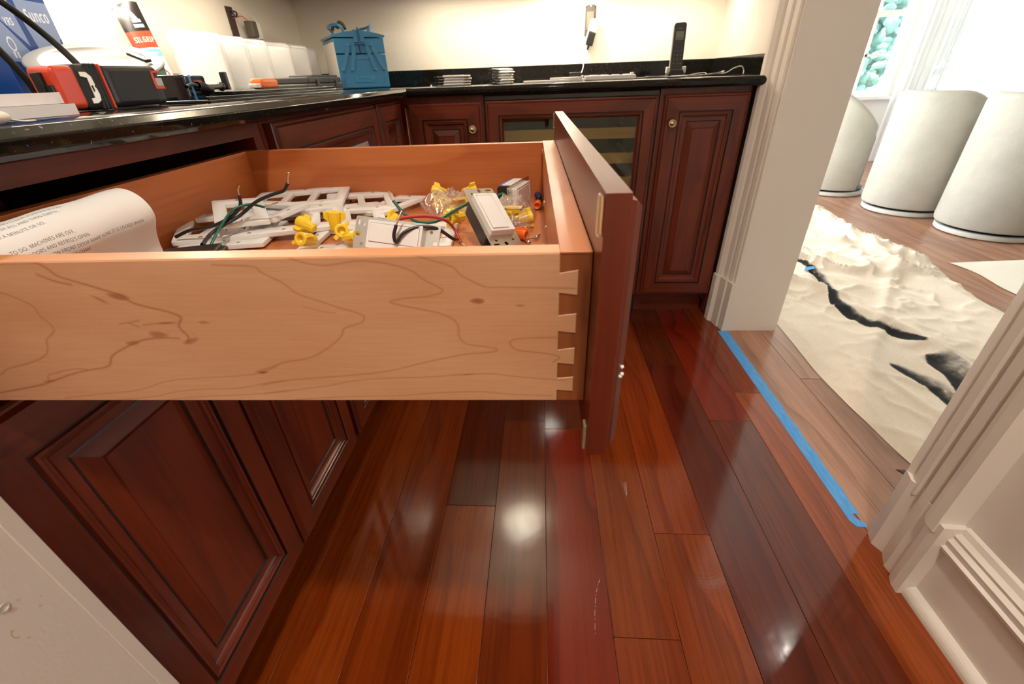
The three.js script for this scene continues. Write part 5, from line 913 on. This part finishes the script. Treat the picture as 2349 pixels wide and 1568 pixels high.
// barrel stools
{
  const fab = dtex(512, 512, (u, v) => { const a = vn(u * 180, v * 180, 180, 180, 701), b = fbm(u * 6, v * 6, 6, 6, 703, 3); return mix3([186, 181, 170], [166, 161, 150], cl(0.4 * a + 0.6 * b)); }, true, [3, 3]);
  const fabric = phy({ map: fab, roughness: 0.9, sheen: 0.4, bumpMap: bumpNoise(705, 160, 160, 2, 512, [3, 3]), bumpScale: 0.0006 });
  const r = 0.275;
  const shell = (() => { // barrel back: wall round the rear 250 degrees, high at the back
    const n = 64, pos = [], idx = [], uv = [], P = []; const a0 = R(-128), a1 = R(128);
    for (let i = 0; i <= n; i++) {
      const a = a0 + (a1 - a0) * i / n, k = Math.abs(a) / a1, top = 0.80 - 0.24 * Math.pow(cl((k - 0.35) / 0.65), 1.6), th = 0.062;
      const sec = [[r - 0.006, 0.055], [r, 0.075], [r, top - 0.04], [r - 0.006, top - 0.015], [r - 0.022, top - 0.001], [r - th + 0.022, top - 0.001], [r - th + 0.006, top - 0.015], [r - th, top - 0.04], [r - th, 0.30]];
      sec.forEach(([q, y], m) => { pos.push(-q * Math.cos(a), y, q * Math.sin(a)); uv.push(a * r, y + m * 0.01); }); P.push(sec.length);
    }
    const m = 9; for (let i = 0; i < n; i++) for (let k = 0; k + 1 < m; k++) { const a = i * m + k, b = a + 1, c = a + m, d = c + 1; idx.push(a, b, c, b, d, c); }
    for (let k = 1; k + 1 < m; k++) { idx.push(0, k, k + 1); const o = n * m; idx.push(o, o + k + 1, o + k); }
    const g = new THREE.BufferGeometry(); g.setAttribute('position', new THREE.Float32BufferAttribute(pos, 3)); g.setAttribute('uv', new THREE.Float32BufferAttribute(uv, 2)); g.setIndex(idx); return toCreasedNormals(g.toNonIndexed(), R(50));
  })();
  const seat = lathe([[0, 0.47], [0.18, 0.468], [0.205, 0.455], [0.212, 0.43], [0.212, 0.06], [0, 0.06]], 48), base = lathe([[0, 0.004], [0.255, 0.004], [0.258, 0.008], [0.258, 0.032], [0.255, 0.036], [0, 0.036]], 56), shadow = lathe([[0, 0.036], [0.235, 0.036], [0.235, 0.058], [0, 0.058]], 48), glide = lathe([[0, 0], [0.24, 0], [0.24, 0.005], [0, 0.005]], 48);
  const stool = (x, z, turn, label) => { const t = thing('barrel_chair', label, 'chair', [x, 0.0005, z], R(turn), 'barrel chairs by the windows'); mesh('back', shell, fabric, t); mesh('seat', seat, fabric, t); mesh('swivel_gap', shadow, blackPlastic, t); mesh('plinth', base, phy({ color: lin(0.62, 0.60, 0.55), roughness: 0.5 }), t); mesh('glide', glide, blackRubber, t); };
  stool(2.90, -2.985, 20, 'ivory upholstered barrel chair nearest the doorway, largest in view');
  stool(2.765, -3.545, 25, 'ivory upholstered barrel chair in the middle of the three');
  stool(2.575, -4.20, -25, 'ivory upholstered barrel chair half hidden by the door jamb');
}
// garden outside the windows
{
  struct('ground', bx(-8, 20, -0.6, -0.3, -30, -5.8), std({ color: lin(0.20, 0.22, 0.15), roughness: 1 }), 'lawn outside');
  const leaf = new THREE.SphereGeometry(0.09, 6, 4); leaf.scale(1, 0.5, 0.8);
  const leafMat = phy({ color: lin(0.30, 0.50, 0.46), roughness: 0.8, transmission: 0.3, thickness: 0 });
  const bark = std({ color: lin(0.12, 0.09, 0.07), roughness: 0.9 });
  const tree = (x, z, s, label) => {
    const t = thing('garden_tree', label, 'tree', [x, -0.3, z]);
    mesh('trunk', lathe([[0.16 * s, 0], [0.11 * s, 1.2 * s], [0.07 * s, 3.2 * s], [0, 4.2 * s]], 14), bark, t);
    const im = new THREE.InstancedMesh(leaf, leafMat, 1500); im.name = 'foliage'; im.userData.kind = 'stuff'; const m = new THREE.Matrix4(), q = new THREE.Quaternion();
    for (let i = 0; i < 1500; i++) { const a = rnd() * 6.283, e = Math.acos(2 * rnd() - 1), rd = Math.cbrt(rnd()) * 1.7 * s; q.setFromEuler(new THREE.Euler(rnd() * 3, rnd() * 3, rnd() * 3)); m.compose(V(rd * Math.sin(e) * Math.cos(a), 2.2 * s + rd * Math.cos(e) * 1.05, rd * Math.sin(e) * Math.sin(a)), q, V(s, s, s).multiplyScalar(rr(0.7, 1.5))); im.setMatrixAt(i, m); }
    t.add(im);
  };
  tree(5.6, -10.5, 1.0, 'leafy garden tree seen through the panes of the first window'); tree(7.4, -12.5, 1.2, 'taller garden tree further out beyond the first window'); tree(9.8, -11, 1.1, 'garden tree behind the sheer curtain');
}
// ---------------------------------------------------------------- lamps of the rooms
{
  const glow = (k) => std({ color: lin(0.9, 0.85, 0.75), emissive: WARM2, emissiveIntensity: k, roughness: 0.5 });
  const canRing = lathe([[0.068, 0], [0.071, -0.004], [0.090, -0.006], [0.094, -0.003], [0.094, 0]], 40);
  const canLens = new THREE.CircleGeometry(0.069, 32); canLens.rotateX(Math.PI / 2);
  const can = (x, z, I, label, ang = 62, col = WARM2, k = 60) => {
    const t = thing('ceiling_downlight', label, 'downlight', [x, CH, z]);
    mesh('trim_ring', canRing, whiteMatte, t);
    const l = mesh('lamp_lens', canLens, glow(k), t); l.position.y = -0.001;
    const s = new THREE.SpotLight(col, I, 0, R(ang), 0.55, 2); s.position.set(x, CH - 0.012, z); s.target.position.set(x, 0, z);
    s.castShadow = true; s.shadow.radius = 3.4; scene.add(s, s.target);
  };
  can(0.13, 0.42, 2.6, 'round ceiling downlight above the near end of the aisle', 64, WARM2, 300);
  can(0.0, 1.55, 2.4, 'round ceiling downlight behind the near end of the aisle', 62, WARM2, 18);
  can(1.9, -1.6, 2.4, 'round ceiling downlight in the next room above the drop cloth', 62, WARM2, 30);
  // small wall light with two bulbs high on the far wall
  const wl = thing('wall_light', 'small brass wall light with two bulbs high on the far wall', 'wall light', [-0.145, 2.30, WZ]);
  mesh('back_plate', rbx(-0.06, 0.06, -0.04, 0.04, 0, 0.012, 0.004), brass, wl);
  for (const [sx, sy] of [[-0.045, 0.035], [0.045, -0.035]]) {
    mesh('arm', tube([[sx * 0.5, sy, 0.01], [sx, sy, 0.03], [sx, sy, 0.04]], 0.005, 12, 8), brass, wl);
    const b = mesh('bulb', new THREE.SphereGeometry(0.016, 20, 14), glow(16), wl); b.position.set(sx, sy, 0.058);
    const p = new THREE.PointLight(WARM, 0.5, 0, 2); p.position.set(-0.145 + sx, 2.30 + sy, WZ + 0.058); p.castShadow = true; p.shadow.radius = 0.8; scene.add(p);
  }
  // lit shelves above the counters, just out of the picture
  const shelf = (name, label, g) => single(name, g, cherry, label, 'shelf');
  shelf('wall_shelf', 'cherry wall shelf with small lights above the far counter', rbx(WX + 0.25, 0.797, 1.295, 1.325, WZ + 0.001, WZ + 0.24, 0.002));
  shelf('wall_shelf', 'cherry wall shelf with small lights above the left counter', rbx(WX + 0.001, WX + 0.24, 1.295, 1.325, WZ + 0.001, -0.23, 0.002, 'z'));
  const ring = lathe([[0.022, 0], [0.022, -0.010], [0.031, -0.010], [0.033, -0.006], [0.033, 0]], 32), lens = new THREE.CircleGeometry(0.0225, 24); lens.rotateX(Math.PI / 2);
  const puck = (x, z, label, I) => {
    const t = thing('shelf_light', label, 'puck light', [x, 1.2948, z]);
    mesh('ring', ring, chrome, t); const l = mesh('lamp_lens', lens, glow(26), t); l.position.y = -0.008;
    const s = new THREE.SpotLight(WARM, I, 0, R(88), 0.35, 2); s.position.set(x, 1.28, z); s.target.position.set(x, 0, z); s.castShadow = true; s.shadow.radius = 1.1; scene.add(s, s.target);
  };
  puck(0.12, WZ + 0.12, 'round shelf light above the middle of the far counter', 0.40);
  puck(WX + 0.12, -1.20, 'round shelf light above the left counter', 0.35);
  // light bars along the undersides of the shelves
  const bar = (x, z, len, along, label, I) => {
    const t = thing('shelf_light_bar', label, 'light bar', [x, 1.2948, z]); const w = 0.02;
    mesh('housing', along === 'x' ? rbx(-len / 2, len / 2, -0.008, 0, -0.014, 0.014, 0.002) : rbx(-0.014, 0.014, -0.008, 0, -len / 2, len / 2, 0.002, 'z'), whiteMatte, t);
    const lens = new THREE.PlaneGeometry(along === 'x' ? len - 0.02 : w, along === 'x' ? w : len - 0.02); lens.rotateX(Math.PI / 2); const l = mesh('lamp_lens', lens, glow(6), t); l.position.y = -0.0085;
    const r = new THREE.RectAreaLight(WARM, I, along === 'x' ? len - 0.02 : w, along === 'x' ? w : len - 0.02); r.position.set(x, 1.2855, z); r.lookAt(x, 0, z); if (along === 'z') { r.rotation.set(-Math.PI / 2, 0, 0); } scene.add(r);
  };
  bar(0.10, WZ + 0.19, 1.30, 'x', 'slim light bar under the far wall shelf', 56);
  bar(WX + 0.19, -1.10, 1.50, 'z', 'slim light bar under the left wall shelf', 34);
}
renderer.render(scene, camera);
